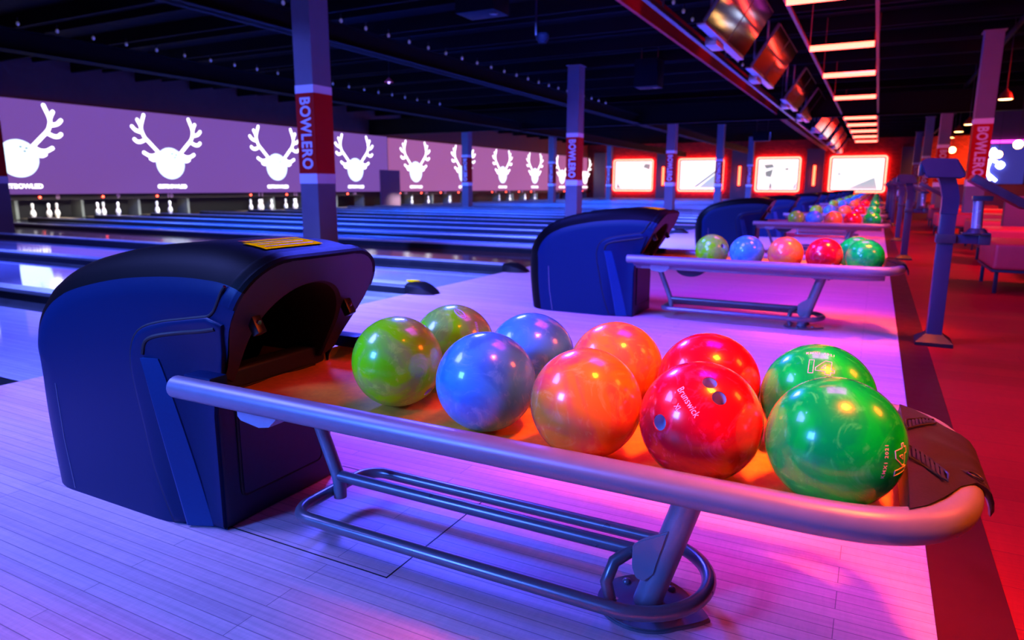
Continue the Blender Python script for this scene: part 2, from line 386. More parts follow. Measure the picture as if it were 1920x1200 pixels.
# lanes, gutters, dividers
def arc_gutter(bm, y0, y1):
    rows = []
    for x in (FOUL, PINX+.4):
        rows.append([(x, y0+(y1-y0)*k/8, -.005-.075*math.sin(PI*k/8)) for k in range(9)])
    grid(bm, rows)
num = 4
lane_ys = [2.21, 3.94, 5.67]+[.48+PITCH*k+d for k in range(1, 6) for d in (0, 1.73, 3.46, 5.19)]
for i, y in enumerate(lane_ys):
    if y > FARY-.8: continue
    nm = i+4
    where = 'ending under number %d' % nm if 8 <= nm <= 16 and nm != 13 else 'from the camera side'
    t = empty('bowling_lane', ((FOUL+PINX)/2, y, 0), '', '', 'polished bowling lanes')
    tag(t, 'polished blue-lit bowling lane, the %s %s' % (ORD[i], where) if 'from' in where else 'polished blue-lit bowling lane %s, the %s from the camera' % (where, ORD[i]), 'bowling lane')
    t['label'] = t['label'].replace('the nearest from the camera side', 'nearest to the camera')
    ox = -(FOUL+PINX)/2
    def sh(bm):
        bmesh.ops.translate(bm, vec=(ox, -y, 0), verts=bm.verts); return bm
    bm = BM(); quad(bm, [(PINX+.4, y-.5325, 0), (FOUL, y-.5325, 0), (FOUL, y+.5325, 0), (PINX+.4, y+.5325, 0)]); link('lane_boards', sh(bm), M_lane, t, False)
    bm = BM(); quad(bm, [(PINX-.7, y-.5325, 0), (PINX+.4, y-.5325, 0), (PINX+.4, y+.5325, 0), (PINX-.7, y+.5325, 0)]); link('pin_deck', sh(bm), M_deck, t, False)
    for s in (-1, 1):
        bm = BM(); a, b_ = y+s*.5325, y+s*.7675; arc_gutter(bm, min(a, b_), max(a, b_)); link('gutter', sh(bm), M_gut, t)
divs = []
for k in range(6):
    g = PITCH*k
    divs += [(1.345+g, 'r'), (3.075+g, 'm'), (4.805+g, 'r')]+[(6.545+g, 'e'), (8.515+g, 'b')]
divs = [(y, kd) for y, kd in sorted(divs) if y < FARY-.3]
for i, (y, kd) in enumerate(divs):
    t = empty('lane_divider', (-11.5, y, 0), 'long black lane divider with a blue-lit top, the %s from the camera' % ORD[i] if i < 25 else 'long thin black lane divider, number %d towards the far wall' % i, 'lane divider', 'dividers between the lanes')
    w = .095
    x1 = FOUL-.02
    bm = BM()
    prof = [(-w, -.02), (-w, .052), (-w+.012, .066), (-w+.03, .072), (w-.03, .072), (w-.012, .066), (w, .052), (w, -.02)]
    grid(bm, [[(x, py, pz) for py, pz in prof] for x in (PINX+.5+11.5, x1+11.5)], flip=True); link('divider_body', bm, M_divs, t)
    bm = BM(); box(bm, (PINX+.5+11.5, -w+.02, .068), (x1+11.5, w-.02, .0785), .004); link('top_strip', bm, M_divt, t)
    bm = BM(); rows = []
    for j, (dx, sc, zz) in enumerate([(0, 1.08, .088), (.03, 1.12, .094), (.10, 1.12, .090), (.17, 1.0, .066), (.23, .75, .03), (.26, .5, .002)]):
        rows.append([(x1+dx+11.5, -w*sc, 0), (x1+dx+11.5, -w*sc, zz*.75), (x1+dx+11.5, -w*sc*.7, zz), (x1+dx+11.5, w*sc*.7, zz), (x1+dx+11.5, w*sc, zz*.75), (x1+dx+11.5, w*sc, 0)])
    V = grid(bm, rows, flip=True); bm.faces.new(V[0]); link('end_cap', bm, M_black, t)
    if i == 2:
        bm = BM(); disc_prism(bm, [(x1-.02+11.5+.07*math.cos(a*PI/8), w*.55+.035*math.sin(a*PI/8)) for a in range(16)], .086, .097, .002); link('yellow_sticker', bm, M_yel, t)

# access hatch cut into the approach floor
bm = BM()
box(bm, (-1.47, 1.16, 0), (-.935, 1.1635, .0008)); box(bm, (-.9385, 1.16, 0), (-.935, 1.62, .0008)); box(bm, (-1.47, 1.6165, 0), (-.935, 1.62, .0008))
tag(link('floor_hatch', bm, M_line, None, False), 'thin dark outline of a floor hatch under the nearest ball return', 'floor hatch')

# ------------------------------------------------------------------ ball return (local: origin at hood foot, x along the rack, y across)
OX = 1.45     # world x of the origin is -1.45
prof = [(-2.285, 0), (-2.298, .10), (-2.308, .20), (-2.312, .30), (-2.308, .38), (-2.288, .46), (-2.245, .53), (-2.185, .59), (-2.11, .64), (-2.005, .683),
        (-1.885, .713), (-1.75, .737), (-1.60, .752), (-1.47, .757), (-1.37, .752), (-1.29, .737), (-1.245, .722)]
HW, HR = .245, .125
NT = 140
P = catmull([(x+OX, 0, z) for x, z in prof], NT)
lipd = Vector((-.17, 0, -.30)).normalized()
def pnorm(i):
    a = P[max(0, i-1)]; c = P[min(NT-1, i+1)]; t = (c-a).normalized(); n_ = Vector((-t.z, 0, t.x))
    w = smooth01(.86, 1.0, i/(NT-1)); n_ = (n_*(1-w)-lipd*w).normalized()
    if i == 0: n_ = Vector((-1, 0, 0))
    if n_.z < 0 : n_ = Vector((n_.x, 0, 0)).normalized()
    return n_
PN = [pnorm(i) for i in range(NT)]
def pinch(x, z):   # the flanks draw in towards the front below the mouth
    return .045*smooth01(-1.66+OX, -1.47+OX, x)*(1-smooth01(.43, .60, z))
def hr(i): return HR+.095*(1-smooth01(.32, .70, P[i].z))*(1 if i < NT/2 else 0)
def arcrow(i, a0, a1, n_, sgn, off=0.):
    out = []
    for k in range(n_+1):
        a = a0+(a1-a0)*k/n_; H_ = hr(i)
        ins = H_*(1-math.cos(a)); p = P[i]-PN[i]*ins
        y = HW-H_+H_*math.sin(a)
        o = PN[i]*math.cos(a)*off; yo = math.sin(a)*off
        z = max(0, p.z+o.z)
        y2 = y+yo-pinch(p.x, z)*math.sin(a)
        out.append((p.x+o.x, sgn*y2, z))
    return out
A_SPLIT = math.radians(68)
SIDE = [P[i]-PN[i]*hr(i) for i in range(NT)]      # outline of the flat flank
for p in SIDE: p.z = max(0, p.z)
lip_end = SIDE[-1]
fl = [lip_end+(Vector((-1.405+OX, 0, .452))-lip_end)*k/6 for k in range(1, 7)]+[Vector((-1.44+OX, 0, .405))]
fl += [Vector((-1.45+OX, 0, .40*(1-k/6))) for k in range(1, 7)]
OUTL = SIDE+fl
OUTL += [Vector(((-1.45+OX)+(SIDE[0].x+1.45-OX)*k/14, 0, 0)) for k in range(1, 14)]

def xf(bm, yc=0): return bm
def make_return(first=True):
    root = empty('ball_return', (-OX, RET[0], 0), 'ball return nearest the camera, dark blue hood and grey rail rack holding ten balls', 'ball return', 'ball returns along the approach')
    # --- black top cover
    bm = BM(); rows = []
    for i in range(0, NT-4):
        row = arcrow(i, A_SPLIT, 0, 5, -1)+[(P[i].x, y, P[i].z) for y in [(-HW+hr(i))+(2*(HW-hr(i)))*k/6 for k in range(1, 6)]]+arcrow(i, 0, A_SPLIT, 5, 1)
        rows.append(row)
    grid(bm, rows, flip=False); bmesh.ops.recalc_face_normals(bm, faces=bm.faces)
    link('top_cover', bm, M_top, root)
    # --- front bezel, a raised band along the mouth: black on top, navy on the flanks
    BZ = [(NT-6, -.004), (NT-5, .003), (NT-5, .006), (NT-4, .008), (NT-3, .004), (NT-2, .006), (NT-2, .009), (NT-1, .006), (NT-1, -.004)]
    bm = BM(); rows = []
    for i, off in BZ:
        rows.append(arcrow(i, A_SPLIT, 0, 7, -1, off)+[(P[i].x+PN[i].x*off, y, P[i].z+PN[i].z*off) for y in [(-HW+HR)+(2*(HW-HR))*k/6 for k in range(1, 6)]]+arcrow(i, 0, A_SPLIT, 7, 1, off))
    grid(bm, rows); bmesh.ops.recalc_face_normals(bm, faces=bm.faces); link('front_bezel', bm, M_top, root)
    for sgn in (-1, 1):
        bm = BM(); grid(bm, [arcrow(i, A_SPLIT, PI/2, 7, sgn, off) for i, off in BZ]); bmesh.ops.recalc_face_normals(bm, faces=bm.faces); link('bezel_side', bm, M_navy, root)
    # --- navy flanks
    for sgn in (-1, 1):
        bm = BM()
        rows = [arcrow(i, A_SPLIT, PI/2, 6, sgn) for i in range(NT-4)]
        grid(bm, rows)
        c = Vector((-1.83+OX, 0, .34)); rows = []
        for k in range(15):
            s_ = 1-k/14*.97
            rr = []
            for p in OUTL:
                q = c+(p-c)*s_
                rr.append((q.x, sgn*(HW-pinch(q.x, q.z)), q.z))
            rows.append(rr)
        Vf = grid(bm, rows, close_v=True); bm.faces.new(Vf[-1])
        bmesh.ops.remove_doubles(bm, verts=bm.verts, dist=.0004); bmesh.ops.recalc_face_normals(bm, faces=bm.faces)
        sp_ = link('side_shell', bm, M_navy, root, angle=60)
        # raised front panel, behind a dark seam
        seam = catmull([(x+OX, 0, z) for x, z in [(-1.607, .004), (-1.632, .08), (-1.660, .17), (-1.685, .29), (-1.705, .385), (-1.710, .445), (-1.695, .500), (-1.655, .537), (-1.58, .560), (-1.48, .577), (-1.40, .590)]], 40)
        up = catmull([(x+OX, 0, z) for x, z in [(-1.40, .590), (-1.375, .605), (-1.345, .652), (-1.33, .668)]], 8)
        pan = seam+[Vector((-1.352+OX, 0, .575)), Vector((-1.385+OX, 0, .50)), Vector((-1.412+OX, 0, .440)), Vector((-1.442+OX, 0, .395))]+[Vector((-1.4525+OX, 0, .39*(1-k/5)+.004)) for k in range(1, 6)]
        n_ = 6; pan += [Vector((-1.4525+OX+(-1.607+1.4525)*k/n_, 0, .004)) for k in range(1, n_)]
        bm = BM(); c = Vector((-1.545+OX, 0, .33)); rows = []
        for s_, h in [(1.0, -.003), (.995, .005), (.975, .0085), (.93, .0085), (.8, .007), (.6, .006), (.4, .006), (.2, .006), (.02, .006)]:
            rr = []
            for p in pan:
                q = c+(p-c)*s_; rr.append((q.x, sgn*(HW-pinch(q.x, q.z)+h), q.z))
            rows.append(rr)
        Vf = grid(bm, rows, close_v=True); bm.faces.new(Vf[-1]); bmesh.ops.recalc_face_normals(bm, faces=bm.faces)
        link('side_panel', bm, M_navy, root, angle=60)
        bm = BM(); tube(bm, [(p.x-.004, sgn*(HW-pinch(p.x, p.z)), p.z) for p in seam+up[1:]], .0042, 8); link('panel_seam', bm, M_line, root)
        # slanted rib
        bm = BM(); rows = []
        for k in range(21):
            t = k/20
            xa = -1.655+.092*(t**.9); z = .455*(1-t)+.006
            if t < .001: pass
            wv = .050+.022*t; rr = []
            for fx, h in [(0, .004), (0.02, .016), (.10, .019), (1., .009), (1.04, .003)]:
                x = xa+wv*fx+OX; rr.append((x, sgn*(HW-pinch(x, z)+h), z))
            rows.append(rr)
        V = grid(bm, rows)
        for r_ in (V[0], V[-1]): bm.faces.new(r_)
        bmesh.ops.recalc_face_normals(bm, faces=bm.faces); link('side_rib', bm, M_rib_lit, root, angle=25)
        bm = BM(); tube(bm, catmull([(x+OX, sgn*(HW-pinch(x+OX, z)+.0055), z) for x, z in [(-1.655, .47), (-1.640, .505), (-1.60, .523), (-1.52, .538), (-1.43, .552), (-1.38, .562)]], 24), [.006]*24, 8)
        link('panel_groove', bm, M_line, root)
        # kick plate seam near the back
        bm = BM(); tube(bm, [(-2.085+OX, sgn*HW, .33), (-2.075+OX, sgn*HW, .16), (-2.050+OX, sgn*HW, .01)], .0016, 6); link('rear_seam', bm, M_rail, root)
    # --- mouth frame
    def lipx(z): return -1.245+OX-(.722-z)*.5667
    outer = []
    r0 = arcrow(NT-1, PI/2, 0, 10, -1, -.002)
    low = [(Vector((lipx(z), -(HW-pinch(lipx(z), z)), z))) for z in (.425, .455, .49, .52, .55, .58)]
    left = low+[Vector(p) for p in r0]
    topm = [Vector((P[-1].x, y, P[-1].z-.002)) for y in [(-HW+HR)+(2*(HW-HR))*k/6 for k in range(1, 6)]]
    outer = left+topm+[Vector((p.x, -p.y, p.z)) for p in reversed(left)]
    No = len(outer); inner = []
    iw = .158
    # inner arch by arc length
    ia = [Vector((0, -iw, .40)), Vector((0, -iw, .44)), Vector((0, -iw, .48))]+[Vector((0, -iw*math.cos(PI*k/24), .50+.15*math.sin(PI*k/24))) for k in range(25)]+[Vector((0, iw, .48)), Vector((0, iw, .44)), Vector((0, iw, .40))]
    ia = catmull(ia, No)
    inner = [Vector((lipx(p.z)-.012, p.y, p.z)) for p in ia]
    bm = BM()
    mid = [inner[k].lerp(outer[k], .06)+Vector((.008, 0, 0)) for k in range(No)]
    grid(bm, [outer, [o.lerp(i_, .04) for o, i_ in zip(outer, mid)], mid, inner]); bmesh.ops.recalc_face_normals(bm, faces=bm.faces)
    fr = link('mouth_frame', bm, M_frame, root, angle=30)
    bm = BM(); grid(bm, [inner, [Vector((p.x-.25, p.y*.96, p.z)) for p in inner], [Vector((p.x-.55, p.y*.9, p.z*.95)) for p in inner]])
    c_ = [bm.verts.new(Vector((p.x-.55, p.y*.9, p.z*.95))) for p in inner]; bm.faces.new(c_); link('ball_tunnel', bm, M_slot, root)
    for sgn, zz in ((-1, .565), (1, .560)):
        bm = BM(); box(bm, (-.012, -.014, -.028), (.014, .014, .028), .005)
        bmesh.ops.rotate(bm, cent=(0, 0, 0), matrix=Matrix.Rotation(math.radians(-28), 3, 'Y'), verts=bm.verts)
        bmesh.ops.translate(bm, vec=(lipx(zz)+.006, sgn*(iw+.010), zz), verts=bm.verts); s_ = link('ball_sensor', bm, M_black, root)
        bm = BM(); lathe(bm, [(0, .004), (.006, .003), (.008, 0)], 12)
        bmesh.ops.rotate(bm, cent=(0, 0, 0), matrix=Matrix.Rotation(PI/2, 3, 'Y'), verts=bm.verts)
        bmesh.ops.translate(bm, vec=(lipx(zz)+.019, sgn*(iw+.010), zz+.006), verts=bm.verts); link('sensor_lens', bm, M_kscreen, s_)
    # --- front lower panel with its door
    bm = BM(); box(bm, (-.06, -.200, .0), (.0, .200, .43), .012, 3); link('front_panel', bm, M_frame, root)
    bm = BM()
    pts = []
    for cx, cz, a in ((.135, .095, -PI/2), (.135, .355, 0), (-.125, .355, PI/2), (-.125, .095, PI)):
        pts += [(cx+.018*math.cos(a+k*PI/12), cz+.018*math.sin(a+k*PI/12)) for k in range(7)]
    disc_prism(bm, pts, 0, .006, .002)
    bmesh.ops.transform(bm, matrix=Matrix(((0, 0, 1, 0), (1, 0, 0, 0), (0, 1, 0, 0), (0, 0, 0, 1))), verts=bm.verts); d = link('access_door', bm, M_frame, root)
    bm = BM(); tube(bm, [(.0025, p[0]*1.02-.0, (p[1]-.225)*1.02+.225) for p in pts], .0035, 6, closed=True); link('door_gap', bm, M_line, d)
    # --- warning label on top of the hood
    bm = BM()
    def topz(x):
        for i in range(NT-1):
            if P[i].x <= x <= P[i+1].x and P[i].z > .5:
                return P[i].z+(P[i+1].z-P[i].z)*(x-P[i].x)/(P[i+1].x-P[i].x)
        return .75
    def strip(x0, x1, y0, y1, mi, h=.003):
        rows = []
        for k in range(5):
            x = x0+(x1-x0)*k/4; rows.append([(x, y0+(y1-y0)*j/4, topz(x)+h-.012*max(0, abs(y0+(y1-y0)*j/4)-.12)/.1) for j in range(5)])
        grid(bm, rows, mi=mi)
    strip(-1.402+OX, -1.322+OX, -.125, .075, 0); strip(-1.430+OX, -1.414+OX, -.105, .085, 0); strip(-1.450+OX, -1.440+OX, -.10, .085, 1)
    bmesh.ops.recalc_face_normals(bm, faces=bm.faces); wl = link('warning_label', bm, [M_yel, M_yelred], root)
    for k in range(3):
        x = -1.392+OX+k*.024; bm = BM()
        quad(bm, [(x, -.11, topz(x)+.0036), (x+.0045, -.11, topz(x+.0045)+.0036), (x+.0045, .03+.015*k, topz(x+.0045)+.0036), (x, .03+.015*k, topz(x)+.0036)])
        link('print_line', bm, mat('label_ink', (.45, .2, .02), .5), wl)
    # --- rack: U-shaped rail
    RZ, RH, RR = .420, .297, .0275
    XR = -1.468
    path = [(XR+OX, -RH, RZ)]+[(XR+OX+(-XR-.12)*k/16, -RH, RZ) for k in range(1, 16)]
    cxr = -.10+OX
    path += [(cxr+.268*math.sin(PI*k/48)**(2/3.2), -RH*math.copysign(abs(math.cos(PI*k/48))**(2/3.2), math.cos(PI*k/48)), RZ) for k in range(49)]
    path += [(cxr-(-XR-.10)*k/16, RH, RZ) for k in range(1, 17)]
    V = None; bm = BM(); tube(bm, path, RR, 24); link('rail', bm, M_rail, root)
    for s_ in (-1, 1):
        bm = BM(); bmesh.ops.create_uvsphere(bm, u_segments=20, v_segments=10, radius=RR); bmesh.ops.scale(bm, vec=(.35, 1, 1), verts=bm.verts)
        bmesh.ops.translate(bm, vec=(XR+OX, s_*RH, RZ), verts=bm.verts); link('rail_end', bm, M_rail, root)
        bm = BM(); box(bm, (-1.455+OX, min(s_*.235, s_*(RH-.01)), RZ-.005), (-1.36+OX, max(s_*.235, s_*(RH-.01)), RZ+.031), .006); link('rail_bracket', bm, M_navy, root)
    # --- tray with two ball tracks
    bm = BM(); pr = []
    for k in range(33):
        y = -.272+.544*k/32; a = abs(y)
        z = .373+.005*((a-.125)/.10)**2 if a < .23 else .373+.0055+(a-.23)*.75
        if a < .03: z = .373+.0045
        pr.append((y, z))
    low = [(y, z-(.028 if abs(y) < .2 else .010)) for y, z in reversed(pr)]
    rows = []
    for x, sc in ((-1.66, .55), (-1.46, .55), (-1.445, .98), (-1.3, 1), (-.9, 1), (-.5, 1), (-.13, 1), (-.05, .96), (.0, .90), (.045, .82), (.086, .70)):
        rows.append([(x+OX, y*sc, z) for y, z in pr+low])
    V = grid(bm, rows, close_v=True); bm.faces.new(V[-1]); bm.faces.new(V[0][::-1]); bmesh.ops.recalc_face_normals(bm, faces=bm.faces)
    for fc in bm.faces:
        fc.normal_update(); fc.material_index = 1 if (fc.normal.z < .2 and abs(fc.normal.x) < .9) else 0
    tr = link('tray', bm, [M_tray, M_rail], root)
    bm = BM()
    for s_ in (-1, 1): box(bm, (-1.40+OX, s_*.19-.02, .350), (-.20+OX, s_*.19+.02, .374), .004)
    link('tray_channel', bm, M_rail, root)
    bm = BM(); rows = []
    for k in range(13):
        a = PI*k/12; rows.append([(-1.10+OX+.10*math.cos(a)*-1, -.05, .345-.055*math.sin(a)), (-1.10+OX+.10*math.cos(a)*-1, .05, .345-.055*math.sin(a))])
    V = grid(bm, rows)
    for j in (0, 1): bm.faces.new([r_[j] for r_ in V])
    link('drive_housing', bm, M_kpost, root)
    # --- end cap
    CAPR = [(.078, .272, .440, .436), (.082, .272, .464, .450), (.105, .248, .464, .4505), (.13, .204, .460, .451), (.155, .150, .455, .451), (.178, .120, .448, .449), (.192, .112, .440, .441), (.202, .104, .427, .428), (.208, .096, .412, .412), (.211, .088, .396, .394)]
    bm = BM(); rows = []
    for x, hw, zt, ze in CAPR:
        rr = []
        for k in range(25):
            u = -1+2*k/24; e = 1-abs(u)**2.6
            ridge = .010*math.exp(-((abs(u)-.0)/.16)**2)+.007*math.exp(-((abs(u)-.52)/.10)**2)
            rr.append((x+OX, u*hw, ze+(zt-ze)*e+ridge*e*min(1, (x-.08)*30)*max(0, 1-(x-.08)/.13)))
        rows.append(rr)
    V = grid(bm, rows)
    skirt = [[(v.co.x, v.co.y*.9, .372) for v in V[0]]]
    bm2 = [bm.verts.new((p[0], p[1]*.86, .392)) for p in skirt[0]]
    for k in range(24): bm.faces.new([V[0][k], V[0][k+1], bm2[k+1], bm2[k]])
    # side walls
    for e in (0, -1):
        ex = [bm.verts.new((r_[e].co.x-.004, r_[e].co.y*.97, r_[e].co.z-.012)) for r_ in V]
        for k in range(len(V)-1): bm.faces.new([V[k][e], V[k+1][e], ex[k+1], ex[k]])
    bmesh.ops.recalc_face_normals(bm, faces=bm.faces)
    cap = link('end_cap', bm, M_cap, root, angle=35)
    sm = cap.modifiers.new('thickness', 'SOLIDIFY'); sm.thickness = .007; sm.offset = -1
    def capz(x, y):
        xs = CAPR
        for a, b_ in zip(xs, xs[1:]):
            if a[0] <= x <= b_[0]:
                t = (x-a[0])/(b_[0]-a[0]); hw, zt, ze = [a[j]+(b_[j]-a[j])*t for j in (1, 2, 3)]
                e = 1-min(1, abs(y)/hw)**2.6; return ze+(zt-ze)*e
        return .42
    for s_ in (-1, 1):
        bm = BM()
        for k in range(7):
            x = .090+k*.0062; yy = s_*(.078+.0105*k); hwid = .024-.0012*k
            pts = [(x, yy-hwid), (x+.0042, yy-hwid+s_*.004), (x+.0042, yy+hwid), (x, yy+hwid-s_*.004)]
            quad(bm, [(px+OX, py, capz(px, py)+.0065) for px, py in pts])
        bmesh.ops.recalc_face_normals(bm, faces=bm.faces); link('vent_slot', bm, M_slot, cap, False)
        bm = BM(); loop = []
        for px, py in [(.087, .048), (.110, .085), (.134, .124), (.138, .135), (.136, .160), (.112, .138), (.087, .105), (.085, .075)]:
            yy = s_*py; loop.append((px+OX, yy, capz(px, yy)+.005))
        tube(bm, loop, .0020, 6, closed=True); link('vent_rim', bm, M_cap, cap)
    bm = BM(); loop = [(x+OX, y, capz(x, y)+.0015) for x, y in [(.158, -.085), (.170, -.100), (.184, -.108), (.196, -.100), (.192, -.088), (.174, -.078)]]
    bm.faces.new([bm.verts.new(p) for p in loop]); bmesh.ops.recalc_face_normals(bm, faces=bm.faces); em = link('cap_emblem', bm, M_slot, cap, False)
    bm = BM(); tube(bm, [(x+OX, y, capz(x, y)+.003) for x, y in [(.168+.011*(1-math.cos(2*PI*k/16)), -.092+.009*math.sin(2*PI*k/16)) for k in range(16)]], .0014, 6, closed=True); link('emblem_ring', bm, M_cap, em)
    # --- chute bracket next to the hood
    bm = BM(); pts = [(-1.325, .392), (-1.325, .352), (-1.315, .343), (-1.255, .334), (-1.222, .340), (-1.198, .362), (-1.190, .392)]
    for yy in (-.245,):
        lo = [bm.verts.new((x+OX, yy, z)) for x, z in pts]; hi = [bm.verts.new((x+OX, yy+.05, z)) for x, z in pts]
        bm.faces.new(lo); bm.faces.new(hi[::-1])
        for k in range(len(pts)): bm.faces.new([lo[k], hi[k], hi[(k+1) % len(pts)], lo[(k+1) % len(pts)]])
    bmesh.ops.recalc_face_normals(bm, faces=bm.faces); link('chute_bracket', bm, M_chute, root, angle=30)
    # --- legs, foot rail
    bm = BM(); tube(bm, [(-.368+OX, 0, .004), (-.262+OX, 0, .352)], .0305, 24); fl_ = link('front_leg', bm, M_rail, root)
    bm = BM(); rows = []
    box(bm, (-.33+OX, -.07, .330), (-.20+OX, .07, .350), .003); link('leg_mount', bm, M_rail, fl_)
    for sx, s_ in ((-.305, -1), (-.225, -1), (-.305, 1), (-.225, 1)):
        bm = BM(); lathe(bm, [(0, -.004), (.007, -.003), (.009, .002), (.009, .006)], 10, (sx+OX, s_*.05, .325)); link('mount_bolt', bm, M_steel, fl_)
    bm = BM()
    pts = circle(-.37+OX, 0, .105, 40); pts = [(x+(.035 if x > -.33+OX and abs(y) < .06 else 0)*(1-abs(y)/.06 if abs(y) < .06 else 0), y) for x, y in pts]
    disc_prism(bm, pts, 0, .009, .003); bp = link('base_plate', bm, M_steel, root)
    for a in (-100, -20, 60, 140):
        bx, by = -.37+OX+.078*math.cos(math.radians(a)), .078*math.sin(math.radians(a))
        bm = BM(); lathe(bm, [(.010, .008), (.010, .011), (.008, .015), (.004, .0175), (0, .018)], 12, (bx, by, 0)); link('bolt', bm, M_steel, bp)
    LZ, LW = .074, .158
    x0, x1 = -1.262+OX, -.395+OX
    loop = round_path([(x1, -LW, LZ), (x0, -LW, LZ), (x0, LW, LZ), (x1, LW, LZ)], .065, 8)
    end = [(x1+.155*math.sin(PI*k/20), LW*math.cos(PI*k/20), LZ) for k in range(1, 20)]
    bm = BM(); tube(bm, [Vector(p) for p in loop]+[Vector(p) for p in end], .0155, 16, closed=True); link('foot_rail', bm, M_steel, root)
    bm = BM(); tube(bm, [(-1.232+OX, 0, .122), (-.36+OX, 0, .122)], .0155, 16); link('centre_bar', bm, M_steel, root)
    bm = BM(); tube(bm, round_path([(-1.335+OX, 0, .352), (-1.2345+OX, 0, .112), (-1.2345+OX, 0, .060)], .12, 6), .0175, 16); link('rear_leg', bm, M_rail, root)
    # inner hoop and gusset at the front leg
    bm = BM(); tube(bm, [(-.430+OX+.02*math.sin(t), -.05+.0*t, .012+.075*math.sin(t*.5+.2)) for t in [0]]+[(-.43+OX, -.055, .012), (-.445+OX, -.05, .06), (-.435+OX, -.03, .10), (-.40+OX, 0, .125)][0:4], .014, 12); link('leg_hoop', bm, M_steel, root)
    bm = BM()
    gp = [(-.395, .150), (-.395, .100), (-.385, .075), (-.365, .072), (-.345, .095), (-.338, .125), (-.318, .20), (-.372, .170)]
    lo = [bm.verts.new((x+OX, -.034, z)) for x, z in gp]; hi = [bm.verts.new((x+OX, -.024, z)) for x, z in gp]
    bm.faces.new(lo); bm.faces.new(hi[::-1])
    for k in range(len(gp)): bm.faces.new([lo[k], hi[k], hi[(k+1) % len(gp)], lo[(k+1) % len(gp)]])
    bmesh.ops.recalc_face_normals(bm, faces=bm.faces); bmesh.ops.bevel(bm, geom=[e for e in bm.edges], offset=.003, segments=2, affect='EDGES'); link('gusset', bm, M_rail, fl_)
    return root
proto = make_return()
for i in range(1, 12):
    if RET[i] > FARY-1: continue
    c = copy_tree(proto); c.location = (-OX, RET[i], 0)
    c['label'] = '%s ball return from the camera, dark blue hood with a grey rail rack' % ORD[i]

# ------------------------------------------------------------------ bowling balls
BR = .1085
F1, F2, TH = Vector((.218, -.511, .831)).normalized(), Vector((.403, -.649, .645)).normalized(), Vector((-.458, -.872, .174)).normalized()  # hole directions precomputed from image pixels on the red ball
def sphere_mesh(name, holes=False):
    bm = BM(); bmesh.ops.create_uvsphere(bm, u_segments=72, v_segments=40, radius=BR)
    me = bpy.data.meshes.new(name); bm.to_mesh(me); bm.free()
    me.polygons.foreach_set('use_smooth', [True]*len(me.polygons)); me.materials.append(M_ball['red'])
    if holes:
        o = bpy.data.objects.new('tmp', me); COL.objects.link(o); cuts = []
        cb = BM()
        for d, r_ in ((F1, .0125), (F2, .0125), (TH, .014)):
            q = Vector((0, 0, 1)).rotation_difference(d).to_matrix().to_4x4()
            bmesh.ops.create_cone(cb, cap_ends=True, segments=32, radius1=r_, radius2=r_, depth=.06, matrix=Matrix.Translation(d*BR)@q)
        cm = bpy.data.meshes.new('cut'); cb.to_mesh(cm); cb.free()
        co = bpy.data.objects.new('cut', cm); COL.objects.link(co)
        md = o.modifiers.new('b', 'BOOLEAN'); md.object = co; md.operation = 'DIFFERENCE'; md.solver = 'EXACT'
        dg = bpy.context.evaluated_depsgraph_get(); me2 = bpy.data.meshes.new_from_object(o.evaluated_get(dg))
        bpy.data.objects.remove(o); bpy.data.objects.remove(co)
        me2.polygons.foreach_set('use_smooth', [True]*len(me2.polygons))
        me2.set_sharp_from_angle(angle=math.radians(35)); me2.name = name
        return me2
    return me
ME_BALL = sphere_mesh('bowling_ball'); ME_BALLH = sphere_mesh('bowling_ball_drilled', True)
def insert_mesh(d, r_):
    bm = BM(); q = Vector((0, 0, 1)).rotation_difference(d).to_matrix().to_4x4()
    prof_ = [(r_*.985, -.0025), (r_*.985, -.024), (0, -.028)]
    rows = [[(a*math.cos(2*PI*k/24), a*math.sin(2*PI*k/24), BR+z) for k in range(24)] for a, z in prof_]
    grid(bm, rows, close_v=True); bmesh.ops.transform(bm, matrix=q, verts=bm.verts); bmesh.ops.remove_doubles(bm, verts=bm.verts, dist=1e-6)
    me = bpy.data.meshes.new('finger_insert'); bm.to_mesh(me); bm.free(); me.materials.append(M_insert)
    me.polygons.foreach_set('use_smooth', [True]*len(me.polygons)); return me
ME_INS = [insert_mesh(F1, .0125), insert_mesh(F2, .0125), insert_mesh(TH, .014)]
def align(fm, th):
    a1 = (F1+F2).normalized(); b1 = (TH-a1*TH.dot(a1)).normalized(); c1 = a1.cross(b1)
    a2 = Vector(fm).normalized(); t2 = Vector(th); b2 = (t2-a2*t2.dot(a2)).normalized(); c2 = a2.cross(b2)
    A = Matrix((a1, b1, c1)).transposed(); B = Matrix((a2, b2, c2)).transposed()
    return (B@A.transposed()).to_quaternion()
def ball(col, loc, label, group, rot=None, drilled=False):
    o = bpy.data.objects.new('bowling_ball', ME_BALLH if drilled else ME_BALL); COL.objects.link(o); o.location = loc
    o.material_slots[0].link = 'OBJECT'; o.material_slots[0].material = M_ball[col]
    o.rotation_mode = 'QUATERNION'; o.rotation_quaternion = rot if rot is not None else Euler((random.uniform(0, 6), random.uniform(0, 6), random.uniform(0, 6))).to_quaternion()
    if drilled:
        for me in ME_INS:
            c = bpy.data.objects.new('finger_insert', me); COL.objects.link(c); c.parent = o
    tag(o, label, 'bowling ball', group); return o
I4 = Quaternion()
y0 = RET[0]
G0 = 'balls on the nearest rack'
ball('lime', (-.985, 1.292, .4865), 'lime green swirled ball in the front row of the nearest rack', G0, align((.75, .1, -.66), (.70, .62, .35)), True)
ball('blue', (-.717, 1.25, .484), 'blue ball in the front row of the nearest rack', G0, align((-.62, -.1, .78), (-.75, -.62, .2)))
ball('orange', (-.469, 1.21, .484), 'orange and pink swirled ball in the front row of the nearest rack', G0)
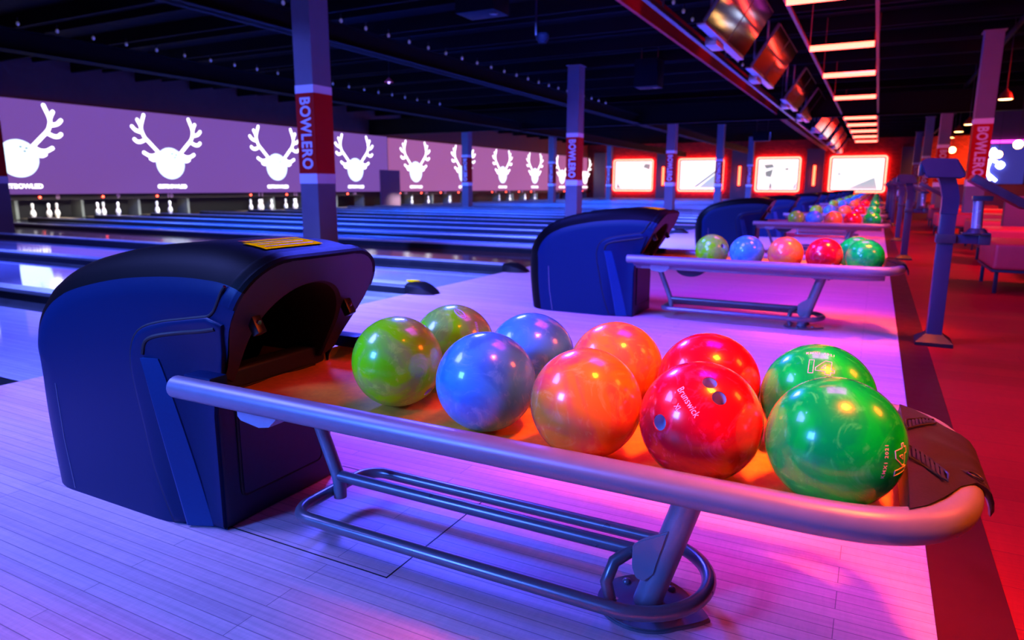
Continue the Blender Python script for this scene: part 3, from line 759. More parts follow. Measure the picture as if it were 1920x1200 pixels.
redb = ball('red', (-.247, 1.209, .484), 'red ball with three finger holes in the front row of the nearest rack', G0, I4, True)
grb = ball('green', (-.027, 1.21, .484), 'green ball in the front row of the nearest rack with pale lettering at its right', G0, I4)
limb = ball('lime', (-.965, 1.511, .484), 'lime ball with an oval emblem behind the front row of the nearest rack', G0, I4)
ball('blue', (-.730, 1.500, .484), 'blue ball in the back row of the nearest rack', G0)
ball('orange', (-.505, 1.490, .484), 'orange ball in the back row of the nearest rack', G0)
ball('red', (-.288, 1.465, .484), 'red ball in the back row of the nearest rack', G0)
grk = ball('green', (-.070, 1.462, .484), 'green ball marked with an outlined 14 in the back row of the nearest rack', G0, I4)
# engraved lettering; directions on the balls precomputed from image pixels
d0, d1 = Vector((-.208, -.659, .723)), Vector((.152, -.915, .375))
link('lettering', sphere_text('Brunswick', (d0+d1), d1-d0, .060, BR, .0125, spacing=1.05), M_letter, redb, False)
link('lettering', sphere_text('XL', (-.178, -.868, .463), d1-d0, .0125, BR, .0095), M_letter, redb, False)
bm = BM(); dn = Vector((-.255, -.804, .538)).normalized(); q = Vector((0, 0, 1)).rotation_difference(dn).to_matrix().to_4x4()
bm.faces.new([bm.verts.new(q@Vector((.0055*math.cos(k*PI/12), .0055*math.sin(k*PI/12), BR*1.0005))) for k in range(24)]); link('pin_marker', bm, mat('bright_red_dot', (.9, .01, .01), .4), redb, False)
link('lettering', sphere_text('KMX1 2021', (.693, -.716, .065), Vector((.692, -.654, .306))-Vector((.673, -.712, -.2)), .052, BR, .0065, bold=.01, spacing=1.25), M_letter, grb, False)
def sphere_loops(par, n, right, size, loops):
    n = Vector(n).normalized(); right = Vector(right); right = (right-n*right.dot(n)).normalized(); up = n.cross(right); bm = BM()
    for lp in loops:
        pts = []
        for (ax, ay), (bx_, by_) in zip(lp, lp[1:]+lp[:1]):
            for t in range(4):
                a, b_ = (ax+(bx_-ax)*t/4)*size/BR, (ay+(by_-ay)*t/4)*size/BR; th = max(1e-6, math.hypot(a, b_))
                pts.append((n*math.cos(th)+(right*a+up*b_)/th*math.sin(th))*BR*1.001)
        tube(bm, pts, .00062, 6, closed=True)
    link('outlined_number', bm, M_letter, par)
G14 = [[(-.70, -.5), (-.42, -.5), (-.42, .5), (-.70, .5)],
       [(-.30, -.30), (-.30, -.10), (.22, .5), (.58, .5), (.58, -.10), (.78, -.10), (.78, -.30), (.58, -.30), (.58, -.5), (.26, -.5), (.26, -.30)],
       [(.02, -.10), (.26, .20), (.26, -.10)]]
sphere_loops(grb, (.893, -.445, .04), Vector((.881, -.408, .24))-Vector((.902, -.391, -.181)), .032, G14)
sphere_loops(grk, (.044, -.655, .755), (1, .05, -.04), .031, G14)
link('lettering', sphere_text('KMX1 2021', (-.0, -.372, .928), (1, .02, .0), .050, BR, .0065, bold=.01, spacing=1.25), M_letter, grk, False)
bm = BM(); dn = Vector((.375, -.294, .879)).normalized(); rt = Vector((1, -.35, -.5)); rt = (rt-dn*rt.dot(dn)).normalized(); upv = dn.cross(rt)
for sc in (1, .78):
    tube(bm, [(dn*(BR*1.0)+rt*(.021*sc*math.cos(k*PI/16))+upv*(.0105*sc*math.sin(k*PI/16))).normalized()*BR*1.001 for k in range(32)], .0007, 6, closed=True)
for k in range(-3, 4): tube(bm, [(dn*BR+rt*(.0038*k)+upv*h).normalized()*BR*1.001 for h in (-.003, .003)], .0008, 6)
link('oval_emblem', bm, M_letter, limb)
bm = BM(); dn = Vector((.798, -.222, .56)).normalized(); rt = Vector((.2, -.35, -.9)); rt = (rt-dn*rt.dot(dn)).normalized(); upv = dn.cross(rt)
for k in range(-4, 5): tube(bm, [(dn*BR+upv*h+rt*(.004*k)).normalized()*BR*1.001 for h in (-.0035, .0035)], .0007, 6)
link('engraved_marks', bm, M_letter, limb)

XS = [('lime', -.945), ('blue', -.722), ('orange', -.488), ('red', -.258), ('green', -.034)]
for i in range(1, 12):
    if RET[i] > FARY-1: continue
    g = 'balls on the %s rack' % ORD[i]
    for col, x in XS:
        rot, dr = None, False
        if i == 1 and col == 'lime': rot, dr = align((.43, -.67, -.58), (.717, -.697, -.009)), True
        if i == 1 and col == 'red': rot, dr = align((.55, .2, -.8), (.175, -.981, .078)), True
        ball(col, (x+random.uniform(-.002, .002), RET[i]-.122, .484), '%s ball on the %s rack from the camera, front row' % (col, ORD[i]), g, rot, dr)
    if i == 1: ball('green', (-.088, RET[i]+.125, .484), 'green ball half hidden in the back row of the second rack', g)

# ------------------------------------------------------------------ columns
def sign_text(bm, cx, yf, zc, ln, h): flat_text(bm, 'BOWLERO', (cx, yf, zc), (0, 0, -1), (1, 0, 0), ln, h, bold=.026, thick=.002, spacing=1.10)
def make_column():
    root = empty('column', (0, 0, 0), '', 'column', 'building columns')
    w, d, H = .152, .172, 3.76
    bm = BM(); box(bm, (-w, -d, 0), (w, d, H)); link('shaft', bm, M_col, root, False)
    e = .003
    bm = BM(); box(bm, (-w-e, -d-e, 1.06), (w+e, d+e, 2.085)); sb = link('sign_band', bm, M_redp, root, False)
    bm = BM(); sign_text(bm, .005, -d-e-.0015, 1.575, .91, .185); link('lettering', bm, M_white, sb, False)
    for z0, z1 in ((.93, 1.06), (2.085, 2.185)):
        bm = BM(); box(bm, (-w-e*1.3, -d-e*1.3, z0), (w+e*1.3, d+e*1.3, z1)); link('white_stripe', bm, M_white, root, False)
    bm = BM(); box(bm, (-w-.03, -d-.03, H-.012), (w+.03, d+.03, H)); link('top_plate', bm, M_col, root, False)
    return root
colp = make_column(); firstc = True
rows_ = [(-6.72, 'in the row nearest the ball returns'), (-15.35, 'in the row near the pins'), (1.65, 'on the seating side')]
for cx, rn in rows_:
    cnt = 0
    for gy in (7.18, 16.17, 25.25, 33.9, 42.75):
        if cx > 0 and gy < 10: continue
        c = colp if firstc else copy_tree(colp); firstc = False
        c.location = (-14.80 if cx < -10 and gy < 8 else cx, gy, 0)
        c['label'] = 'grey column with red lettered band %s, %s from the camera' % (rn, ORD[cnt]); cnt += 1

# ------------------------------------------------------------------ pin end: screens, numbers, pins
SCREENS = []
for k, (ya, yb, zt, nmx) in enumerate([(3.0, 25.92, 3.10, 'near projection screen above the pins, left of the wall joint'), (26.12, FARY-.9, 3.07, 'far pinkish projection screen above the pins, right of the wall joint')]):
    bm = BM(); box(bm, (PINX-.13, ya, .66), (PINX, yb, zt)); SCREENS.append(tag(link('projection_screen', bm, (M_scr, M_scr_red_lit)[k], None, False), 'long purple %s' % nmx, 'screen', 'screens above the pins'))
bm = BM(); box(bm, (PINX+.002, 25.3, 0), (PINX+.05, 26.75, 1.62)); tag(link('wall_panel', bm, grain(mat('pale_pink_panel', (.24, .13, .20), .6), 5, .1), None, False), 'pale panel over the joint between the two purple screens', 'panel')
def stroke(bm, pts, r, ox, mi=0):
    pts = catmull([(0, p[0], p[1]) for p in pts], max(10, len(pts)*6))
    L, Rr = [], []
    n_ = len(pts); rows = []
    for i in range(n_):
        t = (pts[min(n_-1, i+1)]-pts[max(0, i-1)]).normalized(); nn = Vector((0, -t.z, t.y)); rows.append([pts[i]+nn*r+Vector((ox, 0, 0)), pts[i]-nn*r+Vector((ox, 0, 0))])
    grid(bm, rows, mi=mi)
    for p in (pts[0], pts[-1]): bm.faces.new([bm.verts.new((ox-.0002, p.y+r*math.cos(a*PI/8), p.z+r*math.sin(a*PI/8))) for a in range(16)])
def make_logo():
    bm = BM(); bm.faces.new([bm.verts.new((.0025, .50*math.cos(k*PI/32), .485*math.sin(k*PI/32))) for k in range(64)]); root = bl = link('projected_ball', bm, M_logo2, None, False)
    for s_ in (-1, 1):
        bm = BM()
        for pts in ([(.36, .30), (.41, .35), (.65, .59), (.82, .77), (.90, .99), (.88, 1.14), (.78, 1.41)], [(.895, 1.06), (.95, 1.17), (1.0, 1.26)], [(.90, .90), (1.08, .95), (1.19, 1.05)],
                    [(.78, .70), (.95, .62), (1.07, .62), (1.15, .68)], [(.40, .30), (.56, .22), (.72, .22), (.88, .30)], [(.38, .26), (.47, .13), (.58, .09), (.68, .13)]):
            stroke(bm, [(s_*y, z) for y, z in pts], .054, .0015)
        link('antler', bm, M_logo, root, False)
    for y, z in ((.08, .30), (.22, .27), (.17, .19)):
        bm = BM(); bm.faces.new([bm.verts.new((.0035, y+.038*math.cos(k*PI/8), z+.024*math.sin(k*PI/8))) for k in range(16)]); link('finger_hole', bm, M_logo3, root, False)
    bm = BM(); flat_text(bm, 'GETBOWLED', (-.0006, -.0, -.715), (0, 1, 0), (0, 0, 1), 1.04, .125, bold=.04, thick=.004); link('caption', bm, M_logo, root, False)
    return root
lg = make_logo()
for k in range(10):
    c = lg if k == 0 else copy_tree(lg); c.location = (PINX, 10.36+4.44*k, 1.585)
    c.parent = SCREENS[0 if c.location.y < 26 else 1]
# number signs, red lights, side boards
for i, y in enumerate(lane_ys):
    nm = i+4
    if nm < 7 or y > FARY-1: continue
    bm = BM(); flat_text(bm, str(nm), (PINX-.001, y+.14, .585), (0, 1, 0), (0, 0, 1), .11 if nm < 10 else .19, .12, bold=.03, thick=.004)
    tag(link('lane_number', bm, M_num, None, False), 'dim pink lane number %d on the dark board under the screen' % nm, 'number', 'lane numbers on the board')
    bm = BM(); bmesh.ops.create_uvsphere(bm, u_segments=12, v_segments=8, radius=.030); bmesh.ops.translate(bm, vec=(PINX+.012, y-.33, .575), verts=bm.verts)
    tag(link('indicator_light', bm, M_led, None), 'glowing red indicator light beside lane number %d' % nm, 'light', 'red lights above the pins')
    bm = BM(); box(bm, (PINX-.62, y+.82, 0), (PINX-.12, y+.90, .52), .004)
    tag(link('side_board', bm, M_kick, None), 'grey upright board on the right of the pins of lane %d' % nm, 'board', 'boards between the pin decks')
pinprof = [(0, 0), (.0255, 0), (.0285, .006), (.036, .045), (.0505, .085), (.0605, .115), (.0575, .155), (.043, .195), (.027, .225), (.0232, .25), (.0245, .272), (.0305, .305), (.0325, .337), (.0265, .365), (.012, .379), (0, .381)]
pr3 = catmull([(r_, 0, z) for r_, z in pinprof], 40)
bm = BM(); lathe(bm, [(max(0, p.x), p.z) for p in pr3], 20); me_pin = link('bowling_pin', bm, M_pin); me_pin.scale = (1.12, 1.12, 1.12)
bm = BM(); lathe(bm, [(.0272, .2255), (.0262, .234), (.0257, .242)], 20); st = link('neck_stripe', bm, M_pins, me_pin)
PINS = [(8, 10.48, 'left'), (8, 10.79, 'middle'), (8, 11.10, 'right'), (9, 12.12, 'left'), (9, 12.40, 'middle'), (9, 12.72, 'right'), (10, 14.10, 'left'), (10, 14.42, 'right'),
        (11, 17.78, 'far left'), (11, 18.02, 'left'), (11, 18.30, 'right'), (11, 18.58, 'far right'), (12, 19.45, 'left'), (12, 19.72, 'middle'), (12, 19.98, 'right'),
        (13, 21.40, 'left'), (13, 21.65, 'right'), (15, 27.3, 'left'), (16, 28.95, 'only'), (17, 30.62, 'only'), (18, 32.3, 'only'), (19, 36.0, 'only'), (20, 37.7, 'only'), (21, 39.4, 'only'), (22, 41.2, 'only')]
for i, (nm, y, w) in enumerate(PINS):
    c = me_pin if i == 0 else copy_tree(me_pin); c.location = (PINX+.12+(.18 if i % 2 else 0), y, 0)
    tag(c, '%s white bowling pin standing below number %d' % (w, nm), 'bowling pin', 'standing bowling pins')

# ------------------------------------------------------------------ far wall: lit posters and sconces
def rrect(cx, cz, hw, hh, r_, y, n_=6):
    out = []
    for sx, sz, a0 in ((1, 1, 0), (-1, 1, PI/2), (-1, -1, PI), (1, -1, 3*PI/2)):
        out += [(cx+sx*(hw-r_)+r_*math.cos(a0+k*PI/2/n_), y, cz+sz*(hh-r_)+r_*math.sin(a0+k*PI/2/n_)) for k in range(n_+1)]
    return out
PAN = [(-18.2, -15.0, 'leftmost lit poster on the far brick wall', 0), (-13.2, -9.85, 'second lit poster from the left on the far brick wall', 1), (-7.75, -4.75, 'third lit poster from the left, with grey foliage shapes', 2), (-3.05, .43, 'rightmost lit poster above the end of the racks, with a pale wedge', 3)]
for x0, x1, lab, k in PAN:
    cx, hw = (x0+x1)/2, (x1-x0)/2; zc, hh = 1.76, 1.21; y = FARY-.06
    t = empty('lit_poster', (cx, FARY, zc), 'glowing white '+lab, 'lit poster', 'lit posters on the far wall')
    def loc(bm): bmesh.ops.translate(bm, vec=(-cx, -FARY, -zc), verts=bm.verts); return bm
    bm = BM(); box(bm, (cx-hw+.22, y, zc-hh+.2), (cx+hw-.22, FARY, zc+hh-.2)); pn = link('poster_face', loc(bm), M_poster, t, False)
    bm = BM(); tube(bm, rrect(cx, zc, hw-.08, hh-.07, .15, y-.05), .045, 8, closed=True); link('neon_frame', loc(bm), M_neonf, t)
    def poly(pts, mi):
        bm = BM(); quad(bm, [(x0+(x1-x0)*u, y-.006, zc-hh+2*hh*v) for u, v in pts]); link('poster_art', loc(bm), (M_postg, M_postb)[mi], pn, False)
    if k == 0: poly([(.78, .86), (.92, .84), (.90, .66), (.74, .74)], 0); poly([(.09, .10), (.22, .10), (.16, .20), (.12, .3)], 0)
    if k == 1: poly([(.36, .15), (.42, .13), (.86, .60), (.90, .72)], 0); poly([(.46, .12), (.91, .12), (.91, .62), (.86, .58)], 1)
    if k == 2:
        poly([(.18, .78), (.38, .80), (.42, .70), (.24, .66)], 0); poly([(.22, .58), (.40, .66), (.36, .42), (.24, .45)], 0); poly([(.64, .66), (.72, .70), (.74, .62), (.66, .62)], 0); poly([(.32, .10), (.40, .10), (.38, .26), (.34, .26)], 0); poly([(.84, .10), (.92, .10), (.92, .30), (.86, .2)], 1)
    if k == 3: poly([(.34, .10), (.86, .10), (.80, .42), (.56, .26)], 1); poly([(.16, .44), (.24, .50), (.16, .58), (.17, .5)], 1)
for x, lab in ((-14.2, 'left orange tube wall light on the pilaster beside the leftmost poster'), (-8.75, 'orange tube wall light on the middle pilaster between the posters'), (-3.9, 'right orange tube wall light on the pilaster beside the rightmost poster')):
    t = empty('wall_sconce', (x, FARY-.25, 1.68), lab, 'wall light', 'tube wall lights between posters')
    bm = BM(); box(bm, (-.16, -.03, -.78), (.16, 0, .78), .01); link('back_plate', bm, M_frd, t)
    bm = BM(); tube(bm, [(0, -.10, -.66), (0, -.10, .66)], .075, 12); link('light_tube', bm, M_sconce, t)

# ------------------------------------------------------------------ overhead: neon ladder, monitors, bulbs, boxes
NZ = 3.1; NYS = [3.55, 6.5, 9.4, 12.65, 15.75, 19.75, 25.45, 28.3, 31.5, 34.9, 38.4]
for sx, lab in ((-1.223, 'left red rail'), (-.217, 'right red rail')):
    for y0_, y1_, wh in ((-1.5, 24.7, 'near'), (25.2, 40, 'far')):
        bm = BM(); box(bm, (sx-.022, y0_, NZ+.052), (sx+.022, y1_, NZ+.095)); tag(link('light_rail', bm, M_frd, None, False), '%s carrying the overhead neon tubes, %s stretch' % (lab, wh), 'light rail')
for i, y in enumerate(NYS):
    t = empty('neon_tube_light', (-.72, y, NZ), 'overhead red neon tube above the approach edge, %s from the camera' % ORD[i], 'neon light', 'red neon tubes overhead')
    bm = BM(); tube(bm, [(-.465, 0, 0), (.465, 0, 0)], .044, 12); link('tube', bm, M_neon, t)
    for s_ in (-1, 1):
        bm = BM(); box(bm, (s_*.468-.012, -.02, -.035), (s_*.468+.012, .02, .05)); link('tube_holder', bm, M_frd, t, False)
        bm = BM(); tube(bm, [(s_*.468, 0, .05), (s_*.468, 0, 4.2-NZ)], .008, 6); link('hanger_rod', bm, M_frd, t)
MY = [5.6, 9.55, 13.33, 18.35, 22.15, 27.3, 31.1, 36.1, 39.9, 45.0]
MY = [4.3]+MY[1:]
for i, y in enumerate(MY):
    t = empty('monitor_pair', (-2.18, y, 3.0), 'pair of dark hanging monitors tilted towards the seats, %s pair from the camera' % ORD[i], 'monitor', 'hanging lane monitors')
    tilt = math.atan2(.43, .67)
    MR = Matrix.Rotation(tilt, 4, 'Y')
    for j in (0, 1):
        bm = BM(); box(bm, (-.05, j*1.435+.01, 0), (0, j*1.435+1.42, .80), .006); bmesh.ops.transform(bm, matrix=MR, verts=bm.verts); c = link('casing', bm, M_tvb, t)
        bm = BM(); quad(bm, [(.0022, j*1.435+.028, .022), (.0022, j*1.435+1.402, .022), (.0022, j*1.435+1.402, .782), (.0022, j*1.435+.028, .782)]); bmesh.ops.transform(bm, matrix=MR, verts=bm.verts); link('glass', bm, M_tv, c, False)
    bm = BM(); box(bm, (-.11, .0, -.03), (.01, 2.87, -.004), .004); link('lower_bar', bm, M_rack, t)
    for yy in (.7, 2.15):
        bm = BM(); tube(bm, [(-.08, yy, .25), (-.08, yy, 1.2)], .022, 8); link('drop_pole', bm, M_rack, t)
    bm = BM(); box(bm, (-.22, 1.0, -.10), (-.05, 1.5, .02), .01); link('speaker_box', bm, M_rack, t)
bm = BM()
for a, b_ in ((-1.5, 24.7), (25.15, 48)):
    box(bm, (-2.62, a, 3.02), (-2.56, b_, 3.08))
    for yy in range(int(a)+2, int(b_), 4): box(bm, (-2.60, yy, 3.08), (-2.58, yy+.02, 3.984))
tag(link('cable_tray', bm, M_kiosk, None, False), 'long thin cable tray running behind the hanging monitors', 'cable tray')
bm = BM(); bmesh.ops.create_uvsphere(bm, u_segments=10, v_segments=8, radius=.026); bmesh.ops.scale(bm, vec=(1, 1, 1.35), verts=bm.verts); bulb0 = link('string_light_bulb', bm, M_bulb)
bm = BM(); tube(bm, [(0, 0, .03), (0, 0, .10)], .012, 8); link('socket', bm, M_black, bulb0)
fb = True
for x, z, ya, n_, lab in ((-7.69, 3.46, 7.1, 24, 'small clear bulb hanging along the middle dark girder'), (-12.27, 3.42, 6.0, 22, 'small clear bulb hanging along the girder nearest the pins'), (-2.95, 3.62, 9.0, 14, 'small clear bulb hanging along the red-lit girder')):
    for k in range(n_):
        c = bulb0 if fb else copy_tree(bulb0); fb = False
        c.location = (x, ya+.6*k, z-.02); tag(c, lab, 'light bulb', lab.replace('small clear bulb', 'bulbs'))
def hang_box(loc, sz, label, cat, name):
    t = empty(name, loc, label, cat, 'boxes hanging from the ceiling')
    bm = BM(); box(bm, (-sz[0]/2, -sz[1]/2, 0), (sz[0]/2, sz[1]/2, sz[2]), .015); link('housing', bm, M_box, t)
    for s_ in (-1, 1):
        bm = BM(); tube(bm, [(s_*sz[0]*.35, 0, sz[2]), (s_*sz[0]*.35, 0, 4.22-loc[2])], .015, 6); link('hanger', bm, M_black, t)
    bm = BM(); lathe(bm, [(0, -.012), (.05, -.012), (.06, 0)], 14, (sz[0]*.3, 0, 0)); link('lens', bm, M_black, t)
hang_box((-5.01, 8.68, 3.2), (.6, .45, .42), 'dark blue box hanging from the ceiling at the top of the picture', 'projector', 'projector')
hang_box((-5.03, 16.55, 3.2), (.56, .5, .62), 'dark blue box hanging from the ceiling beside the red-lit girder', 'projector', 'projector')
hang_box((-5.0, 34.5, 3.0), (.7, .5, .4), 'small dark box hanging above the far lanes in front of the posters', 'projector', 'projector')
t = empty('dome_camera', (-5.05, 10.7, 3.3), 'small dark dome fixture hanging between the two ceiling boxes', 'ceiling fixture')
bm = BM(); lathe(bm, [(0, -.12), (.06, -.11), (.1, -.06), (.11, 0), (.08, .04), (0, .05)], 18); link('dome', bm, M_box, t)
bm = BM(); tube(bm, [(-.12, 0, .02), (-.12, 0, .9)], .018, 8); link('stem', bm, M_kpost, t)
t = empty('hanging_lamp', (-10.0, 13.1, 3.2), 'small red shaded lamp hanging over the lanes', 'lamp')
bm = BM(); lathe(bm, [(.10, 0), (.09, .02), (.03, .08), (.015, .10), (0, .10)], 16); link('shade', bm, mat('red_shade', (.5, .04, .05), .4), t)
bm = BM(); tube(bm, [(0, 0, .1), (0, 0, 1.0)], .005, 6); link('cord', bm, M_black, t)
bm = BM(); bmesh.ops.create_uvsphere(bm, u_segments=10, v_segments=8, radius=.03); link('bulb', bm, mat('violet_bulb', (.8, .6, 1), .3, emit=(.6, .4, 1), es=2), t)
bm = BM(); tube(bm, [(2.0, -2, 3.82), (2.0, 24.7, 3.82)], .05, 10); tag(link('ceiling_pipe', bm, M_gird), 'dark pipe along the ceiling above the right columns', 'pipe')
bm = BM(); tube(bm, [(2.45, 25.2, 3.82), (2.45, 45, 3.82)], .05, 10); tag(link('ceiling_pipe', bm, M_gird), 'dark pipe along the ceiling beyond the cross girder', 'pipe')

# ------------------------------------------------------------------ scoring kiosks
def make_kiosk():
    root = empty('scoring_kiosk', (.365, 4.63, 0), '', 'kiosk', 'scoring kiosks along the approach edge')
    bm = BM(); rows = []
    for s_, z in ((1, 0), (1, .022), (.95, .027), (.5, .062), (.42, .070)): rows.append([(-.095*s_, -.10*s_, z), (.095*s_, -.10*s_, z), (.095*s_, .10*s_, z), (-.095*s_, .10*s_, z)])
    V = grid(bm, rows, close_v=True, flip=True); bm.faces.new(V[-1]); bmesh.ops.recalc_face_normals(bm, faces=bm.faces); link('base_plate', bm, M_kbase, root, angle=20)
    bm = BM(); box(bm, (-.039, -.048, .06), (.039, .048, .76), .006); po = link('post', bm, M_kpost, root)
    bm = BM(); rows = []
    for dx, dy, z in ((0, 0, .755), (.002, .0, .80), (.0, -.004, .85), (-.014, -.012, .91), (-.036, -.022, .97)):
        rows.append([(dx-.041, dy-.050, z), (dx+.041, dy-.050, z), (dx+.041, dy+.050, z), (dx-.041, dy+.050, z)])
    V = grid(bm, rows, close_v=True, flip=True); bm.faces.new(V[-1]); bm.faces.new(V[0]); bmesh.ops.recalc_face_normals(bm, faces=bm.faces); link('neck', bm, M_kpost, root, angle=40)
    # head: tilted tablet housing
    def tilted(name, lo, hi, bev, m, par, origin, rx, rz):
        bm = BM(); box(bm, lo, hi, bev)
        bmesh.ops.transform(bm, matrix=Matrix.Translation(origin)@Matrix.Rotation(rz, 4, 'Z')@Matrix.Rotation(rx, 4, 'X'), verts=bm.verts); return link(name, bm, m, par)
    o, rx, rz = (-.065, -.005, 1.005), math.radians(0), 0
    Mx = lambda a: a
    bm = BM(); pts = [(-.115, .035), (-.085, .058), (.060, .052), (.112, -.040), (.095, -.055), (-.075, -.050)]
    lo = [bm.verts.new((x, -.085, z)) for x, z in pts]; hi = [bm.verts.new((x, .085, z)) for x, z in pts]
    bm.faces.new(lo); bm.faces.new(hi[::-1])
    for k in range(6): bm.faces.new([lo[k], hi[k], hi[(k+1) % 6], lo[(k+1) % 6]])
    bmesh.ops.recalc_face_normals(bm, faces=bm.faces); bmesh.ops.bevel(bm, geom=list(bm.edges), offset=.006, segments=2, affect='EDGES'); bmesh.ops.translate(bm, vec=(-.055, -.01, 1.005), verts=bm.verts)
    hd = link('head', bm, M_kpost, root)
    bm = BM(); quad(bm, [(.0588, -.075, .0478+.003), (.1085, -.075, -.034+.0045), (.1085, .075, -.034+.0045), (.0588, .075, .0478+.003)]); bmesh.ops.translate(bm, vec=(-.053, -.01, 1.008), verts=bm.verts); link('touch_screen', bm, M_kscreen, hd, False)
    bm = BM(); box(bm, (-.17, -.07, .965), (-.145, .05, 1.03), .006); link('card_reader', bm, M_kiosk, root)
    # side arm with second tablet
    bm = BM(); box(bm, (-.048, -.057, .592), (.048, .057, .642), .004); link('collar', bm, M_kiosk, root)
    bm = BM(); box(bm, (.04, -.035, .592), (.160, .035, .640), .004); ar = link('side_arm', bm, M_kpost, root)
    bm = BM(); box(bm, (.155, -.04, .588), (.212, .04, .644), .004); link('arm_end', bm, M_kiosk, ar)
    bm = BM(); box(bm, (.075, -.05, .643), (.21, .05, .654), .003); lathe(bm, [(.055, .652), (.045, .668), (.036, .678), (0, .678)], 16, (.145, 0, 0)); link('tablet_foot', bm, M_kiosk, root)
    bm = BM(); tube(bm, [(.143, 0, .672), (.137, 0, .83)], .0265, 18); link('tablet_stem', bm, M_silver, root)
    bm = BM(); box(bm, (.105, -.03, .828), (.20, .03, .856), .005); link('tablet_bracket', bm, M_kiosk, root)
    bm = BM(); box(bm, (-.155, -.11, -.030), (.155, .11, .014), .010); bmesh.ops.transform(bm, matrix=Matrix.Translation((.225, 0, .885))@Matrix.Rotation(math.radians(30), 4, 'Y'), verts=bm.verts); tb = link('tablet', bm, M_kiosk, root)
    bm = BM(); quad(bm, [(-.14, -.095, .0148), (.14, -.095, .0148), (.14, .095, .0148), (-.14, .095, .0148)]); bmesh.ops.transform(bm, matrix=Matrix.Translation((.225, 0, .885))@Matrix.Rotation(math.radians(30), 4, 'Y'), verts=bm.verts); link('tablet_glass', bm, M_kscreen, tb, False)
    return root
kp = make_kiosk()
for i in range(7):
    c = kp if i == 0 else copy_tree(kp); c.location = (.365, RET[i+1]-.17, 0)
    c['label'] = '%s scoring kiosk from the camera, slim post with a tilted touch screen and side tablet' % ORD[i]

# ------------------------------------------------------------------ lounge
def make_bench(L=1.6, W=.95):
    root = empty('lounge_bench', (0, 0, 0), '', 'bench', 'red lounge benches')
    bm = BM(); box(bm, (0, 0, .185), (L, W, .205), .003); link('base_frame', bm, M_leg, root)
    bm = BM(); box(bm, (.0, .0, .205), (L, W, .43), .035, 4); link('seat', bm, M_seat, root)
    for x in (.03, L*.5, L-.06):
        for y in (.03, W-.06):
            bm = BM(); box(bm, (x, y, 0), (x+.03, y+.03, .19), .003); link('leg', bm, M_leg, root)
    return root
bp0 = make_bench()
BEN = [(.93, 7.15, 'red vinyl bench on black legs beside the nearest kiosk'), (1.15, 9.6, 'red bench behind the nearest red bench'), (1.0, 14.9, 'low red bench beyond the second kiosk'), (1.25, 12.0, 'red bench in front of the dark partition'), (1.1, 18.3, 'red bench beside the third kiosk'), (1.3, 22.5, 'farthest red bench near the seating-side columns')]
for i, (x, y, lab) in enumerate(BEN):
    c = bp0 if i == 0 else copy_tree(bp0); c.location = (x, y, 0); c['label'] = lab
for i, (lo, hi, lab) in enumerate([((1.45, 10.75, 0), (3.6, 10.9, .80), 'dark maroon partition behind the red benches at the right edge'), ((1.3, 16.9, 0), (1.42, 20.5, .78), 'maroon partition beside the nearest seating-side column'), ((1.9, 24.0, 0), (5.5, 24.15, 1.0), 'long maroon partition further back in the lounge')]):
    t = empty('partition', ((lo[0]+hi[0])/2, (lo[1]+hi[1])/2, 0), lab, 'partition'); c = ((lo[0]+hi[0])/2, (lo[1]+hi[1])/2)
    bm = BM(); box(bm, (lo[0]-c[0], lo[1]-c[1], 0), (hi[0]-c[0], hi[1]-c[1], hi[2]-.03), .01); link('panel', bm, M_part, t)
    bm = BM(); box(bm, (lo[0]-c[0]-.015, lo[1]-c[1]-.015, hi[2]-.03), (hi[0]-c[0]+.015, hi[1]-c[1]+.015, hi[2]), .008); link('top_rail', bm, M_part, t)
t = empty('lounge_table', (2.15, 8.6, 0), 'dark table behind the red bench at the right edge', 'table')
bm = BM(); box(bm, (-.5, -.35, .50), (.5, .35, .53), .008); link('tabletop', bm, M_leg, t)
bm = BM(); tube(bm, [(0, 0, .02), (0, 0, .50)], .035, 12); link('pedestal', bm, M_leg, t)
bm = BM(); disc_prism(bm, circle(0, 0, .25, 24), 0, .02, .004); link('foot', bm, M_leg, t)
for i, y in enumerate([12.5, 16.9, 20.0, 23.1, 25.9, 28.8]):
    t = empty('pendant_lamp', (2.05, y, 2.6), 'copper pendant lamp glowing warm over the lounge, %s from the camera' % ORD[i], 'pendant lamp', 'pendant lamps over the lounge')
    bm = BM(); lathe(bm, [(.13, 0), (.125, .03), (.09, .12), (.04, .16), (.02, .2), (0, .2)], 18); link('shade', bm, M_lampm, t)
    bm = BM(); tube(bm, [(0, 0, .2), (0, 0, 1.6)], .01, 6); link('cord', bm, M_leg, t)
    bm = BM(); lathe(bm, [(0, .0), (.115, .0), (.11, .012), (0, .02)], 16); link('glow_disc', bm, M_warm, t)
for i, (x, y, z) in enumerate([(3.15, 22.6, 2.02), (3.60, 22.9, 2.04), (3.22, 26.5, 1.92), (2.62, 27, 1.46), (2.95, 27.0, 1.42), (2.25, 30, 2.24)]):
    t = empty('globe_lamp', (x, y, z), 'warm glowing globe lamp in the lounge, %s in a scatter of six' % (['first']+ORD[1:])[i], 'globe lamp', 'globe lamps in the lounge')
    bm = BM(); bmesh.ops.create_uvsphere(bm, u_segments=14, v_segments=10, radius=.11); link('globe', bm, M_warm, t)
    bm = BM(); tube(bm, [(0, 0, .1), (0, 0, 4.2-z)], .008, 6); link('cord', bm, M_leg, t)
t = empty('neon_sign', (3.75, 31.9, 1.8), 'bright white-blue neon sign on a blue panel in the lounge', 'neon sign')
bm = BM(); box(bm, (-.55, 0, -.75), (1.0, .06, .70), .01); link('sign_panel', bm, M_bluepanel, t)
bm = BM()
